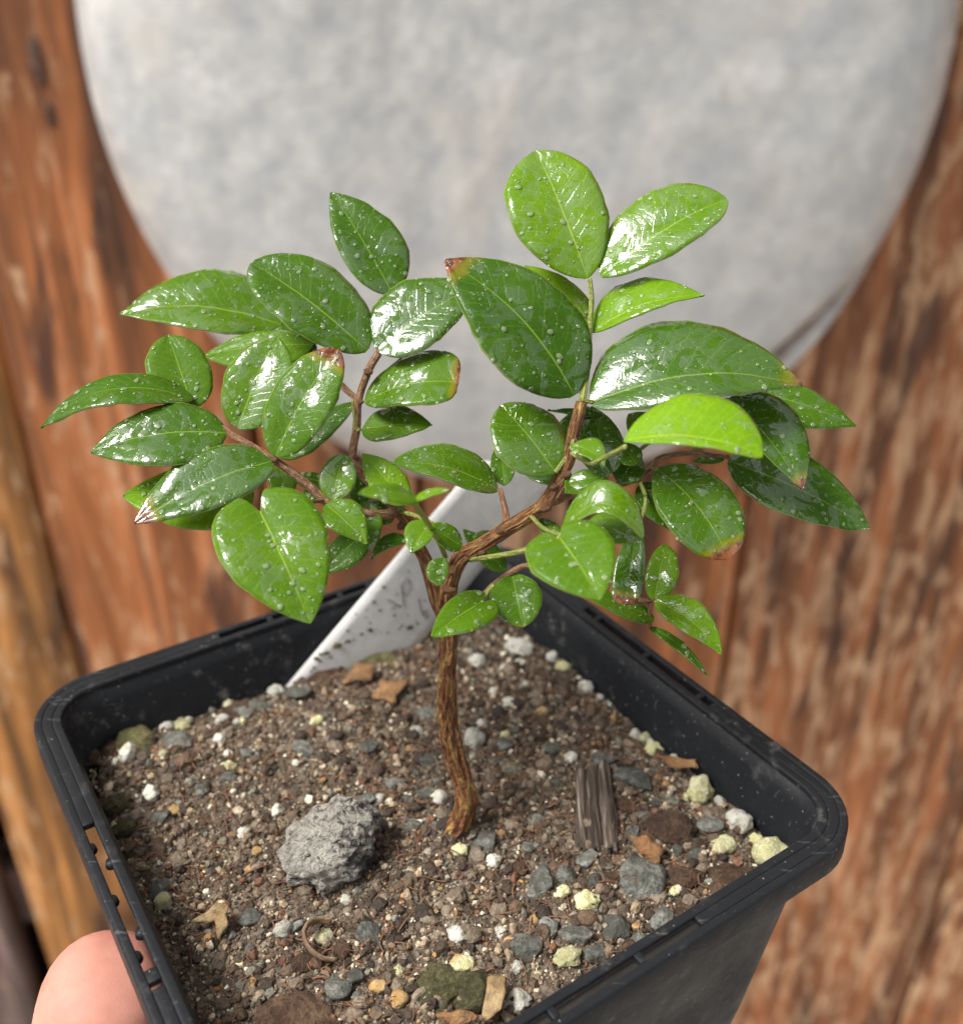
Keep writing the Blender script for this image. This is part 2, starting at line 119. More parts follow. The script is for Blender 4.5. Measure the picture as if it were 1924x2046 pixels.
STONES = [
    ('lava', -1.2, -1.052, 0.732, 0.646), ('grey', 3.481, 0.581, 0.391, 0.255), ('grey', 2.98, 1.094, 0.233, 0.161), ('grey', 0.968, -0.766, 0.275, 0.221),
    ('grey', 3.181, -1.483, 0.468, 0.359), ('grey', 2.147, -1.362, 0.229, 0.221), ('grey', 1.795, -1.408, 0.228, 0.221), ('grey', 2.801, -2.225, 0.28, 0.308),
    ('grey', 2.248, -2.367, 0.27, 0.242), ('grey', 3.422, -2.055, 0.205, 0.184), ('grey', 1.53, -2.568, 0.314, 0.188), ('grey', 2.48, -2.644, 0.306, 0.122),
    ('grey', 4.432, -0.337, 0.282, 0.227), ('grey', 3.969, 0.17, 0.209, 0.161), ('grey', 3.461, -0.144, 0.178, 0.138), ('grey', 3.197, -0.508, 0.174, 0.14),
    ('grey', 1.335, 1.354, 0.214, 0.129), ('grey', 2.558, -1.499, 0.183, 0.219), ('grey', 1.451, 0.869, 0.188, 0.125), ('grey', 2.184, 0.582, 0.144, 0.115),
    ('grey', 1.673, -0.798, 0.137, 0.114), ('grey', 4.092, -0.91, 0.129, 0.151), ('grey', 3.829, -0.896, 0.106, 0.114), ('grey', -0.583, -2.362, 0.284, 0.229),
    ('grey', -0.901, -3.147, 0.237, 0.263), ('grey', -4.096, 1.419, 0.353, 0.267), ('grey', -2.829, 1.105, 0.195, 0.135), ('grey', -3.504, 0.399, 0.212, 0.147),
    ('grey', -3.975, -0.254, 0.204, 0.149), ('grey', -2.05, 1.27, 0.265, 0.179), ('grey', -0.904, 1.335, 0.214, 0.171), ('grey', -2.169, -2.048, 0.219, 0.163),
    ('grey', -0.415, 0.518, 0.172, 0.131), ('grey', 0.083, 0.402, 0.204, 0.139), ('grey', 0.075, 1.027, 0.211, 0.177), ('grey', -3.004, 2.445, 0.281, 0.19),
    ('grey', -2.287, 2.789, 0.304, 0.212), ('grey', -2.41, -2.323, 0.09, 0.118), ('grey', -0.649, -3.041, 0.119, 0.166), ('grey', -1.579, -2.202, 0.126, 0.126),
    ('grey', -3.238, 2.264, 0.269, 0.135), ('grey', -3.096, 0.582, 0.206, 0.115), ('grey', -0.112, -0.412, 0.195, 0.156), ('grey', -3.561, -1.479, 0.256, 0.165),
    ('white', 1.658, 4.082, 0.303, 0.147), ('white', 2.279, 3.837, 0.116, 0.155), ('white', 2.95, 2.998, 0.14, 0.154), ('white', 3.279, 2.82, 0.074, 0.069),
    ('white', 1.446, 2.409, 0.136, 0.118), ('white', 0.819, 1.463, 0.181, 0.237), ('white', 4.057, 1.757, 0.074, 0.079), ('white', 4.246, 1.197, 0.085, 0.064),
    ('white', 4.886, -0.321, 0.219, 0.188), ('white', 4.839, 0.289, 0.101, 0.073), ('white', 4.692, 0.067, 0.064, 0.08), ('white', 1.118, -1.085, 0.124, 0.105),
    ('white', 1.21, -2.298, 0.087, 0.083), ('white', 2.46, -2.847, 0.06, 0.094), ('white', 1.419, -2.843, 0.101, 0.084), ('white', 1.422, -3.29, 0.163, 0.147),
    ('white', 2.427, 1.055, 0.11, 0.11), ('white', 3.57, 1.714, 0.109, 0.175), ('white', 0.852, 3.655, 0.173, 0.125), ('white', 1.737, 2.926, 0.093, 0.074),
    ('white', 1.179, 2.778, 0.083, 0.083), ('white', 0.949, 1.891, 0.079, 0.071), ('white', 3.32, 2.578, 0.055, 0.055), ('white', 2.955, 1.895, 0.062, 0.062),
    ('white', 1.669, 3.683, 0.115, 0.067), ('white', 3.782, 2.958, 0.046, 0.037), ('white', -4.815, 1.021, 0.148, 0.19), ('white', -4.238, 0.256, 0.129, 0.154),
    ('white', -3.53, 2.062, 0.124, 0.133), ('white', -2.762, 2.864, 0.153, 0.129), ('white', -4.999, 0.938, 0.084, 0.076), ('white', -1.741, -2.274, 0.132, 0.153),
    ('white', -3.445, 1.488, 0.121, 0.108), ('white', -2.201, -0.056, 0.103, 0.119), ('white', -0.649, 0.149, 0.101, 0.08), ('white', 0.294, 0.204, 0.121, 0.145),
    ('white', -0.155, 1.741, 0.131, 0.114), ('white', -4.497, 1.941, 0.133, 0.106), ('white', -2.62, -0.537, 0.101, 0.085), ('white', 0.63, -2.396, 0.156, 0.097),
    ('white', -4.431, 2.53, 0.091, 0.082), ('white', -3.229, 1.191, 0.085, 0.077), ('white', -2.086, 0.957, 0.067, 0.059), ('white', -3.277, 2.023, 0.071, 0.071),
    ('white', -0.926, -1.795, 0.093, 0.057), ('cream', 2.497, 3.503, 0.153, 0.119), ('cream', 3.847, 1.374, 0.172, 0.155), ('cream', 3.863, 1.774, 0.114, 0.114),
    ('cream', 4.159, 0.936, 0.109, 0.109), ('cream', 4.405, 0.348, 0.203, 0.268), ('cream', 4.166, 0.262, 0.073, 0.073), ('cream', 5.074, -0.6, 0.108, 0.116),
    ('cream', 5.318, -0.854, 0.285, 0.258), ('cream', 4.524, -0.742, 0.222, 0.161), ('cream', 2.089, -1.662, 0.127, 0.09), ('cream', 2.415, -1.859, 0.186, 0.114),
    ('cream', 2.085, -2.698, 0.203, 0.108), ('cream', 0.627, -0.914, 0.132, 0.098), ('cream', 1.685, -2.907, 0.067, 0.047), ('cream', 1.34, 1.596, 0.087, 0.078),
    ('cream', 3.695, -1.582, 0.087, 0.08), ('cream', -3.15, 0.828, 0.134, 0.083), ('cream', -3.852, 2.979, 0.093, 0.116), ('cream', -4.326, 2.129, 0.178, 0.134),
    ('cream', -3.504, -1.756, 0.137, 0.13), ('cream', -1.166, -2.405, 0.131, 0.121), ('cream', 0.706, -2.828, 0.168, 0.094), ('cream', -0.109, -2.944, 0.073, 0.1),
    ('cream', -2.237, -2.737, 0.074, 0.054), ('cream', -4.249, 1.033, 0.093, 0.093), ('cream', -4.696, -0.397, 0.062, 0.117), ('cream', -1.891, 1.945, 0.124, 0.097),
    ('cream', 0.638, -0.938, 0.129, 0.098), ('cream', -1.777, -3.386, 0.071, 0.058), ('cream', -3.195, 2.056, 0.071, 0.071), ('tan', 1.672, -2.088, 0.071, 0.099),
    ('tan', 1.328, -2.467, 0.076, 0.069), ('tan', 0.697, -2.806, 0.185, 0.088), ('tan', 0.638, -2.394, 0.111, 0.09), ('tan', 2.021, 2.171, 0.107, 0.116),
    ('tan', 1.499, -1.442, 0.066, 0.066), ('tan', 2.951, 1.862, 0.07, 0.062), ('tan', -0.353, -3.202, 0.118, 0.098), ('tan', -2.36, -0.881, 0.091, 0.076),
    ('tan', -0.689, 0.835, 0.1, 0.067), ('tan', -3.786, -0.077, 0.119, 0.103), ('tan', -0.096, -3.356, 0.13, 0.13), ('brown', 3.825, -0.461, 0.389, 0.28),
    ('brown', 3.852, -1.311, 0.266, 0.207), ('brown', 4.627, -1.398, 0.449, 0.316), ('brown', 3.841, -1.882, 0.221, 0.179), ('brown', 2.938, -2.521, 0.123, 0.11),
    ('brown', 3.223, 0.008, 0.2, 0.16), ('brown', 1.471, -1.19, 0.149, 0.134), ('brown', -5.199, 1.369, 0.223, 0.236), ('brown', -1.319, -3.623, 0.525, 0.197),
    ('brown', -1.435, -2.782, 0.185, 0.185), ('brown', -1.992, 3.317, 0.378, 0.189), ('brown', -3.488, 2.589, 0.319, 0.183), ('brown', -5.491, 1.09, 0.169, 0.169),
    ('brown', -0.901, -2.594, 0.137, 0.205), ('moss', -4.816, 1.381, 0.344, 0.352), ('moss', 0.349, -3.127, 0.379, 0.313), ('moss', -0.985, 3.677, 0.408, 0.24),
    ('moss', -4.83, 0.083, 0.24, 0.24), ('moss', -5.218, 1.844, 0.264, 0.176), ('moss', -4.561, -0.392, 0.195, 0.234), ('moss', 0.785, -3.175, 0.296, 0.345),
    ('moss', 1.451, 0.869, 0.192, 0.125), ('grey', 3.044, -2.4, 0.154, 0.114), ('brown', 2.796, -1.407, 0.195, 0.121), ('grey', 1.694, -1.644, 0.222, 0.151),
    ('grey', 3.678, 0.177, 0.103, 0.087), ('grey', 2.574, -0.746, 0.133, 0.095), ('brown', 3.423, -0.616, 0.153, 0.134), ('grey', 2.496, -1.023, 0.186, 0.173),
    ('grey', 1.839, -2.231, 0.188, 0.175), ('grey', 1.848, -1.162, 0.122, 0.091), ('grey', -0.197, 0.196, 0.115, 0.104), ('brown', 0.978, 3.798, 0.167, 0.127),
    ('grey', -0.383, 2.638, 0.147, 0.129), ('grey', -0.881, 0.087, 0.203, 0.158), ('grey', 0.375, 1.784, 0.101, 0.062), ('grey', 2.826, 0.486, 0.151, 0.113),
    ('grey', -0.024, 2.259, 0.232, 0.17), ('grey', 1.839, -0.232, 0.215, 0.147), ('grey', 2.14, 1.338, 0.202, 0.159),
]
WOOD_CHIP = [(2.487, 0.773, -1.05), (3.033, 0.832, -1.05), (2.958, -0.879, -1.05), (2.345, -0.952, -1.05)]
CHIPS = [[(3.16, -0.726, -0.95), (3.357, -0.866, -0.8), (3.609, -0.944, -0.9), (3.505, -1.234, -1.0), (3.269, -1.042, -0.95)], [(-0.859, 2.883, -0.9), (-0.358, 2.945, -0.95), (-0.548, 2.368, -1.0), (-1.004, 2.446, -0.95)], [(-1.376, 3.405, -0.9), (-0.988, 3.291, -0.9), (-1.01, 2.971, -1.0), (-1.516, 2.935, -1.0)], [(-2.996, -2.239, -0.9), (-2.688, -2.091, -0.8), (-2.505, -2.049, -0.8), (-2.445, -2.301, -0.9), (-2.559, -2.465, -1.0), (-2.643, -2.22, -0.95)], [(1.047, -3.152, -0.9), (1.275, -3.152, -0.8), (1.218, -3.613, -0.85), (0.95, -3.648, -1.0)], [(3.792, 0.968, -0.9), (4.382, 0.795, -0.85), (4.4, 0.644, -0.9), (3.979, 0.779, -1.0)], [(0.41, -3.715, -0.8), (0.69, -3.613, -0.8), (0.911, -3.715, -0.8), (0.662, -3.816, -0.85)]]
CURL = [(-1.059, -2.3, -0.85), (-1.26, -2.32, -0.8), (-1.393, -2.462, -0.8), (-1.31, -2.699, -0.85), (-1.13, -2.816, -0.9), (-0.933, -2.816, -0.95)]
TAG = [(0.911, 5.3, 2.284), (2.601, 6.027, 1.825), (0.289, 4.58, -0.588), (-2.186, 3.384, -0.806)]
STROKES = [[(-0.5135, 4.2202, -0.2097), (-0.5305, 4.2516, 0.0555), (-0.5445, 4.2739, 0.2495), (-0.4939, 4.3109, 0.3381), (-0.4168, 4.3456, 0.3275), (-0.3763, 4.346, 0.2023), (-0.4045, 4.3096, 0.0468), (-0.4794, 4.2633, -0.0274)], [(-0.797, 4.1182, 0.0015), (-0.6986, 4.153, -0.0761), (-0.6165, 4.1791, -0.1603), (-0.6966, 4.14, -0.1698), (-0.7626, 4.1045, -0.1997)], [(-0.4129, 4.3705, 0.4827), (-0.3995, 4.3703, 0.4387)], [(-1.171, 3.9295, -0.0848), (-1.163, 3.9281, -0.1197)], [(-1.3769, 3.8276, -0.1186), (-1.3312, 3.8451, -0.1458)], [(-0.2376, 4.3606, -0.1384), (-0.2118, 4.3469, -0.312), (-0.1591, 4.3411, -0.5173), (-0.1393, 4.3674, -0.4029), (-0.0766, 4.3817, -0.5055), (-0.0477, 4.3869, -0.5618)], [(-0.0029, 4.4691, -0.1507), (-0.0296, 4.4412, -0.254), (0.0111, 4.4461, -0.3495)], [(-0.1237, 4.3428, -0.6178), (-0.0843, 4.3763, -0.5172)]]
SPECKS = [(-0.9602, 4.0307, -0.1836, 0.0459), (-1.1519, 3.8886, -0.5321, 0.0688), (-0.4418, 4.1986, -0.6939, 0.0764), (-0.5748, 4.1483, -0.6114, 0.0497), (-0.8448, 4.0108, -0.6821, 0.0459), (-0.9644, 3.96, -0.6452, 0.0382), (-1.7238, 3.599, -0.6708, 0.0841), (-1.9143, 3.4959, -0.7615, 0.0573), (-1.5348, 3.6934, -0.6339, 0.0573), (-1.583, 3.6669, -0.6601, 0.0306), (-2.079, 3.41, -0.8185, 0.0573), (-1.2961, 3.8151, -0.5705, 0.0459), (-1.0283, 3.8642, -1.0874, 0.0382), (-0.2802, 4.2798, -0.6588, 0.042), (-0.7313, 4.0256, -0.9419, 0.0229), (-2.1347, 3.3578, -0.9933, 0.0344), (-2.1838, 3.3268, -1.0464, 0.0268), (-1.7431, 3.5312, -1.0662, 0.0268), (-1.8506, 3.5085, -0.8785, 0.0344), (-2.0139, 3.4293, -0.8947, 0.0306), (-0.5433, 4.201, -0.3567, 0.0115), (-1.4408, 3.7374, -0.6358, 0.0344)]
CAM_LOC = (0.9518, -11.4579, 10.5711); CAM_PITCH = 0.50974; POT_YAW = 0.58438

CM = 0.01
RISE = 1.05                      # the pot is held 1.05 m above the paving
random.seed(11)
rng = np.random.default_rng(11)

def W(p):
    return Vector((p[0]*CM, p[1]*CM, p[2]*CM + RISE))

# ------------------------------------------------------------------ camera, sky, sun, exposure
scene = bpy.context.scene
for o in list(bpy.data.objects):
    bpy.data.objects.remove(o)
col = scene.collection
cam_d = bpy.data.cameras.new('camera')
cam = bpy.data.objects.new('camera', cam_d)
col.objects.link(cam)
cam.location = W(CAM_LOC)
cam.rotation_euler = (math.pi/2 - CAM_PITCH, 0, 0)
cam_d.sensor_fit = 'HORIZONTAL'
cam_d.sensor_width = 36.0
cam_d.lens = 36.0*2020/1924
cam_d.clip_start = 0.01
cam_d.clip_end = 60
cam_d.dof.use_dof = True
cam_d.dof.focus_distance = 0.134
cam_d.dof.aperture_fstop = 20
scene.camera = cam

SUN_EL, SUN_AZ = math.radians(56), math.atan2(-0.90, -0.30)      # azimuth from +Y towards +X
world = bpy.data.worlds.new('World')
scene.world = world
world.use_nodes = True
wn = world.node_tree
sky = wn.nodes.new('ShaderNodeTexSky')
sky.sky_type = 'NISHITA'
sky.sun_disc = False
sky.sun_elevation = SUN_EL
sky.sun_rotation = SUN_AZ
sky.air_density = 1.0
sky.dust_density = 4.0
sky.ozone_density = 1.0
hsv = wn.nodes.new('ShaderNodeHueSaturation')                    # thin white cloud: a paler sky
hsv.inputs['Saturation'].default_value = 0.10
wn.links.new(sky.outputs['Color'], hsv.inputs['Color'])
wn.links.new(hsv.outputs['Color'], wn.nodes['Background'].inputs['Color'])
wn.nodes['Background'].inputs['Strength'].default_value = 0.125
sd = bpy.data.lights.new('sun', 'SUN')
sd.energy = 3.2
sd.angle = math.radians(20)
sd.color = (1.0, 0.95, 0.88)
sun = bpy.data.objects.new('sun', sd)
col.objects.link(sun)
sdir = Vector((math.sin(SUN_AZ)*math.cos(SUN_EL), math.cos(SUN_AZ)*math.cos(SUN_EL), math.sin(SUN_EL)))
sun.rotation_euler = sdir.to_track_quat('Z', 'Y').to_euler()
sun.location = (0, 0, 4)
scene.view_settings.view_transform = 'Standard'
scene.view_settings.look = 'None'
scene.view_settings.gamma = 1.0
scene.view_settings.use_curve_mapping = False
scene.view_settings.exposure = 0.50

# ------------------------------------------------------------------ helpers
def tag(o, label=None, cat=None, group=None, kind=None):
    if label: o['label'] = label
    if cat: o['category'] = cat
    if group: o['group'] = group
    if kind: o['kind'] = kind
    return o

def empty(name, loc):
    o = bpy.data.objects.new(name, None)
    o.empty_display_size = 0.01
    o.location = loc
    col.objects.link(o)
    return o

def link(name, me, mat, parent=None, loc=None):
    o = bpy.data.objects.new(name, me)
    col.objects.link(o)
    if mat is not None and len(me.materials) == 0:
        me.materials.append(mat)
    if loc is not None:
        o.location = loc
    if parent is not None:
        o.parent = parent
        o.location = o.location - parent.location
    return o

def mesh(name, verts, faces, smooth=True):
    me = bpy.data.meshes.new(name)
    me.from_pydata([tuple(v) for v in verts], [], faces)
    if smooth:
        me.polygons.foreach_set('use_smooth', [True]*len(me.polygons))
    me.update()
    return me

def from_bm(name, bm, smooth=True):
    me = bpy.data.meshes.new(name)
    bm.normal_update()
    bm.to_mesh(me)
    bm.free()
    if smooth:
        me.polygons.foreach_set('use_smooth', [True]*len(me.polygons))
    return me

class Mat:
    def __init__(s, name):
        s.m = bpy.data.materials.new(name)
        s.m.use_nodes = True
        s.t = s.m.node_tree
        s.p = s.t.nodes['Principled BSDF']
    def n(s, typ, **kw):
        nd = s.t.nodes.new('ShaderNode'+typ)
        for k, v in kw.items():
            if k in nd.inputs.keys() and not hasattr(nd, k): nd.inputs[k].default_value = v
            else: setattr(nd, k, v)
        return nd
    def l(s, a, b): s.t.links.new(a, b)
    def coord(s, scale=(1, 1, 1), which='Object', rnd=False):
        tc = s.n('TexCoord')
        mp = s.n('Mapping')
        s.l(tc.outputs[which], mp.inputs['Vector'])
        mp.inputs['Scale'].default_value = scale
        if rnd:
            oi = s.n('ObjectInfo')
            cb = s.n('CombineXYZ')
            mu = s.n('Math', operation='MULTIPLY'); mu.inputs[1].default_value = 37.0
            s.l(oi.outputs['Random'], mu.inputs[0])
            for i in range(3): s.l(mu.outputs[0], cb.inputs[i])
            s.l(cb.outputs[0], mp.inputs['Location'])
        return mp.outputs[0]
    def noise(s, vec, scale=5, detail=4, rough=.55, dist=0.0):
        nd = s.n('TexNoise')
        nd.inputs['Scale'].default_value = scale
        nd.inputs['Detail'].default_value = detail
        nd.inputs['Roughness'].default_value = rough
        nd.inputs['Distortion'].default_value = dist
        if vec is not None: s.l(vec, nd.inputs['Vector'])
        return nd.outputs['Fac']
    def ramp(s, fac, stops):
        nd = s.n('ValToRGB')
        el = nd.color_ramp.elements
        while len(el) < len(stops): el.new(0.5)
        for e, (p, c) in zip(el, stops):
            e.position = p
            e.color = (c[0], c[1], c[2], 1) if isinstance(c, (tuple, list)) else (c, c, c, 1)
        s.l(fac, nd.inputs['Fac'])
        return nd.outputs['Color']
    def math(s, op, a, b=None, c=None):
        nd = s.n('Math', operation=op)
        for i, v in enumerate((a, b, c)):
            if v is None: continue
            if isinstance(v, (int, float)): nd.inputs[i].default_value = v
            else: s.l(v, nd.inputs[i])
        return nd.outputs[0]
    def mix(s, fac, a, b, blend='MIX'):
        nd = s.n('Mix', data_type='RGBA', blend_type=blend)
        for sock, v in ((nd.inputs[0], fac), (nd.inputs[6], a), (nd.inputs[7], b)):
            if isinstance(v, (int, float)): sock.default_value = v
            elif isinstance(v, (tuple, list)): sock.default_value = (v[0], v[1], v[2], 1)
            else: s.l(v, sock)
        return nd.outputs[2]
    def smooth(s, v, lo, hi):
        nd = s.n('MapRange', interpolation_type='SMOOTHSTEP')
        s.l(v, nd.inputs['Value'])
        for k, q in (('From Min', lo), ('From Max', hi)):
            if isinstance(q, (int, float)): nd.inputs[k].default_value = q
            else: s.l(q, nd.inputs[k])
        return nd.outputs['Result']
    def bump(s, h, strength=.5, dist=.001, prev=None):
        nd = s.n('Bump')
        nd.inputs['Strength'].default_value = strength
        nd.inputs['Distance'].default_value = dist
        s.l(h, nd.inputs['Height'])
        if prev is not None: s.l(prev, nd.inputs['Normal'])
        return nd.outputs[0]
    def set(s, **kw):
        for k, v in kw.items():
            k = k.replace('_', ' ')
            sock = s.p.inputs[k]
            if isinstance(v, (int, float)): sock.default_value = v
            elif isinstance(v, (tuple, list)): sock.default_value = (v[0], v[1], v[2], 1) if len(v) == 3 and sock.type == 'RGBA' else v
            else: s.l(v, sock)
        return s

# ------------------------------------------------------------------ materials
def m_wood(name, tint, wear):
    m = Mat(name)
    v = m.coord((34, 34, 2.2), rnd=True)
    v2 = m.coord((120, 120, 6), rnd=True)
    v3 = m.coord((95, 95, 24), rnd=True)
    a = m.noise(v, 1.0, 5, .62, .7)
    b = m.noise(v2, 1.0, 4, .6, .3)
    c = m.noise(v3, 1.0, 5, .62, .6)
    base = m.ramp(a, [(.32, tuple(q*.16 for q in tint)), (.44, tuple(q*.62 for q in tint)), (.54, tuple(min(1, q*1.15) for q in tint)), (.66, tuple(min(1, q*1.9+.03) for q in tint))])
    base = m.mix(m.math('MULTIPLY', m.smooth(b, .48, .66), .6), base, tuple(q*.38 for q in tint))
    worn = m.smooth(m.math('MULTIPLY_ADD', a, .35, c), .76-wear, .96-wear)
    base = m.mix(m.math('MULTIPLY', worn, .8), base, (.64, .405, .235))
    dark = m.smooth(m.noise(m.coord((46, 46, 7), rnd=True), 1.0, 3, .5, .4), .56, .68)
    base = m.mix(m.math('MULTIPLY', dark, .85), base, (.050, .018, .010))
    h = m.math('ADD', a, m.math('MULTIPLY', b, .6))
    m.set(Base_Color=base, Roughness=m.ramp(c, [(.3, .45), (.7, .8)]), Normal=m.bump(h, .6, .002))
    return m.m

M_WOOD = [m_wood('red_stained_wood', (.31, .102, .028), .06), m_wood('orange_stained_wood', (.43, .180, .042), .06),
          m_wood('worn_stained_wood', (.30, .103, .033), .14), m_wood('greyed_wood', (.17, .11, .095), .02)]

def m_metal():
    m = Mat('weathered_galvanised_metal')
    v = m.coord((1, 1, 1))
    a = m.noise(v, 48, 6, .70, .1)
    b = m.noise(v, 13, 4, .6, .1)
    c = m.noise(v, 60, 5, .6, 1.0)
    colr = m.ramp(a, [(.32, (.49, .505, .53)), (.46, (.57, .58, .585)), (.56, (.64, .64, .63)), (.70, (.74, .735, .715))])
    colr = m.mix(m.math('MULTIPLY', m.smooth(b, .52, .70), .28), colr, (.68, .62, .52))
    colr = m.mix(m.math('MULTIPLY', m.smooth(c, .64, .74), .25), colr, (.40, .30, .20))
    att = m.n('Attribute', attribute_name='stain')
    colr = m.mix(m.math('MULTIPLY', att.outputs['Fac'], m.ramp(c, [(.3, .5), (.6, 1.0)])), colr, (.20, .115, .065))
    m.set(Base_Color=colr, Metallic=.55, Roughness=m.ramp(a, [(.3, .50), (.7, .70)]), Normal=m.bump(b, .25, .01))
    return m.m

def m_pot():
    m = Mat('black_plastic')
    v = m.coord((1, 1, 1))
    a = m.noise(v, 260, 5, .65)
    b = m.noise(v, 60, 4, .6, .5)
    c = m.noise(v, 1400, 2, .5)
    dust = m.math('MULTIPLY', m.smooth(a, .54, .72), m.smooth(b, .42, .66))
    colr = m.mix(m.math('MULTIPLY', dust, .6), (.0125, .014, .0165), (.20, .19, .175))
    colr = m.mix(m.math('MULTIPLY', m.smooth(c, .70, .76), .6), colr, (.34, .31, .27))
    mp = m.n('Mapping'); m.l(v, mp.inputs['Vector']); mp.inputs['Scale'].default_value = (150, 900, 500)
    sc_ = m.smooth(m.noise(mp.outputs[0], 1.0, 4, .6, .6), .62, .72)
    colr = m.mix(m.math('MULTIPLY', sc_, .35), colr, (.16, .16, .16))
    m.set(Base_Color=colr, Roughness=m.ramp(b, [(.35, .40), (.65, .62)]), Specular_IOR_Level=.22,
          Normal=m.bump(m.math('ADD', a, b), .35, .0006))
    return m.m

def m_leaf():
    m = Mat('wet_glossy_leaf')
    oi = m.n('ObjectInfo')
    sep = m.n('SeparateColor')
    m.l(oi.outputs['Color'], sep.inputs[0])
    lime, brown, wet = sep.outputs
    uv = m.n('UVMap', uv_map='UVMap')
    su = m.n('SeparateXYZ')
    m.l(uv.outputs[0], su.inputs[0])
    u = su.outputs[0]
    av = m.math('ABSOLUTE', m.math('MULTIPLY_ADD', su.outputs[1], 2.0, -1.0))
    v = m.coord((1, 1, 1), rnd=True)
    n1 = m.noise(v, 320, 3, .55, .8)
    n2 = m.noise(v, 1100, 3, .5)
    n3 = m.noise(v, 130, 3, .5)
    green = m.mix(lime, (.024, .080, .0028), (.165, .34, .0035))
    green = m.mix(m.math('MULTIPLY', m.smooth(n3, .35, .7), .45), green, m.mix(lime, (.050, .138, .005), (.25, .43, .005)))
    ret = m.n('TexVoronoi', feature='DISTANCE_TO_EDGE'); ret.inputs['Scale'].default_value = 620
    m.l(v, ret.inputs['Vector'])
    net = m.math('SUBTRACT', 1.0, m.smooth(ret.outputs['Distance'], .0, .10))
    # veins
    midw = m.math('MULTIPLY_ADD', u, -.020, .030)
    mid = m.math('SUBTRACT', 1.0, m.smooth(av, m.math('MULTIPLY', midw, .5), midw))
    ph = m.math('MULTIPLY', m.math('SUBTRACT', u, m.math('MULTIPLY', m.math('POWER', av, .8), .22)), 74.0)
    ph = m.math('ADD', ph, m.math('MULTIPLY', n1, 5.0))
    vein = m.math('MAXIMUM', m.math('MULTIPLY', m.smooth(m.math('SINE', ph), .90, 1.0), m.smooth(n2, .36, .5)), m.math('MULTIPLY', net, .38))
    green = m.mix(m.math('MULTIPLY', vein, .30), green, m.mix(lime, (.10, .24, .02), (.42, .58, .06)))
    green = m.mix(m.math('MULTIPLY', mid, .70), green, m.mix(lime, (.20, .33, .04), (.50, .62, .06)))
    edge = m.smooth(av, .955, .995)
    green = m.mix(m.math('MULTIPLY', edge, .55), green, (.32, .40, .10))
    # scorched tips
    tipn = m.math('ADD', u, m.math('MULTIPLY', m.math('SUBTRACT', n3, .5), .16))
    lo = m.math('MULTIPLY_ADD', brown, -.15, 1.01)
    yel = m.math('MULTIPLY', m.smooth(tipn, m.math('SUBTRACT', lo, .06), lo), m.math('GREATER_THAN', brown, .05))
    brn = m.math('MULTIPLY', m.smooth(tipn, lo, m.math('ADD', lo, .05)), m.math('GREATER_THAN', brown, .05))
    green = m.mix(m.math('MULTIPLY', yel, .42), green, (.34, .24, .015))
    green = m.mix(brn, green, m.mix(m.smooth(n2, .4, .6), (.27, .095, .03), (.11, .035, .015)))
    # water film with clear outlines
    thr = m.math('MULTIPLY_ADD', wet, -.25, .66)
    nf = m.noise(v, 300, 3, .5, 1.6)
    film = m.smooth(m.math('ADD', nf, m.math('MULTIPLY', m.math('SUBTRACT', n3, .5), .5)), thr, m.math('ADD', thr, .030))
    rough = m.mix(film, m.ramp(n2, [(.3, .42), (.7, .56)]), (.20, .20, .20))
    b0 = m.bump(m.math('ADD', m.math('MULTIPLY', vein, -.5), m.math('MULTIPLY', n2, .4)), .22, .00025)
    b1 = m.bump(mid, -.45, .0004, b0)
    b2 = m.bump(m.math('ADD', film, m.math('MULTIPLY', nf, .35)), .8, .00048, b1)
    m.set(Base_Color=green, Roughness=rough, Normal=b1, Coat_Weight=m.math('MULTIPLY_ADD', film, .94, .06), Coat_Roughness=.07,
          Coat_IOR=2.05, Coat_Normal=b2, Specular_IOR_Level=.16)
    tr = m.n('BsdfTranslucent')
    m.l(m.mix(m.math('MULTIPLY', lime, .5), m.mix(1.0, green, (1.5, 1.5, 1.0), 'MULTIPLY'), (.34, .58, .02)), tr.inputs['Color'])
    mx = m.n('MixShader')
    mx.inputs[0].default_value = .22
    m.l(m.p.outputs[0], mx.inputs[1])
    m.l(tr.outputs[0], mx.inputs[2])
    out = m.t.nodes['Material Output']
    m.l(mx.outputs[0], out.inputs['Surface'])
    return m.m

def m_water():
    m = Mat('water')
    fr = m.n('Fresnel'); fr.inputs['IOR'].default_value = 1.33
    tr = m.n('BsdfTransparent'); tr.inputs['Color'].default_value = (1, 1, 1, 1)
    gl = m.n('BsdfGlossy'); gl.inputs['Roughness'].default_value = .05
    mx = m.n('MixShader')
    df = m.n('BsdfDiffuse'); df.inputs['Color'].default_value = (.70, .88, .50, 1)  # pale tint standing in for light focused through the drop
    m2 = m.n('MixShader'); m2.inputs[0].default_value = .16
    m.l(tr.outputs[0], m2.inputs[1]); m.l(df.outputs[0], m2.inputs[2])
    m.l(fr.outputs[0], mx.inputs[0]); m.l(m2.outputs[0], mx.inputs[1]); m.l(gl.outputs[0], mx.inputs[2])
    m.l(mx.outputs[0], m.t.nodes['Material Output'].inputs['Surface'])
    return m.m

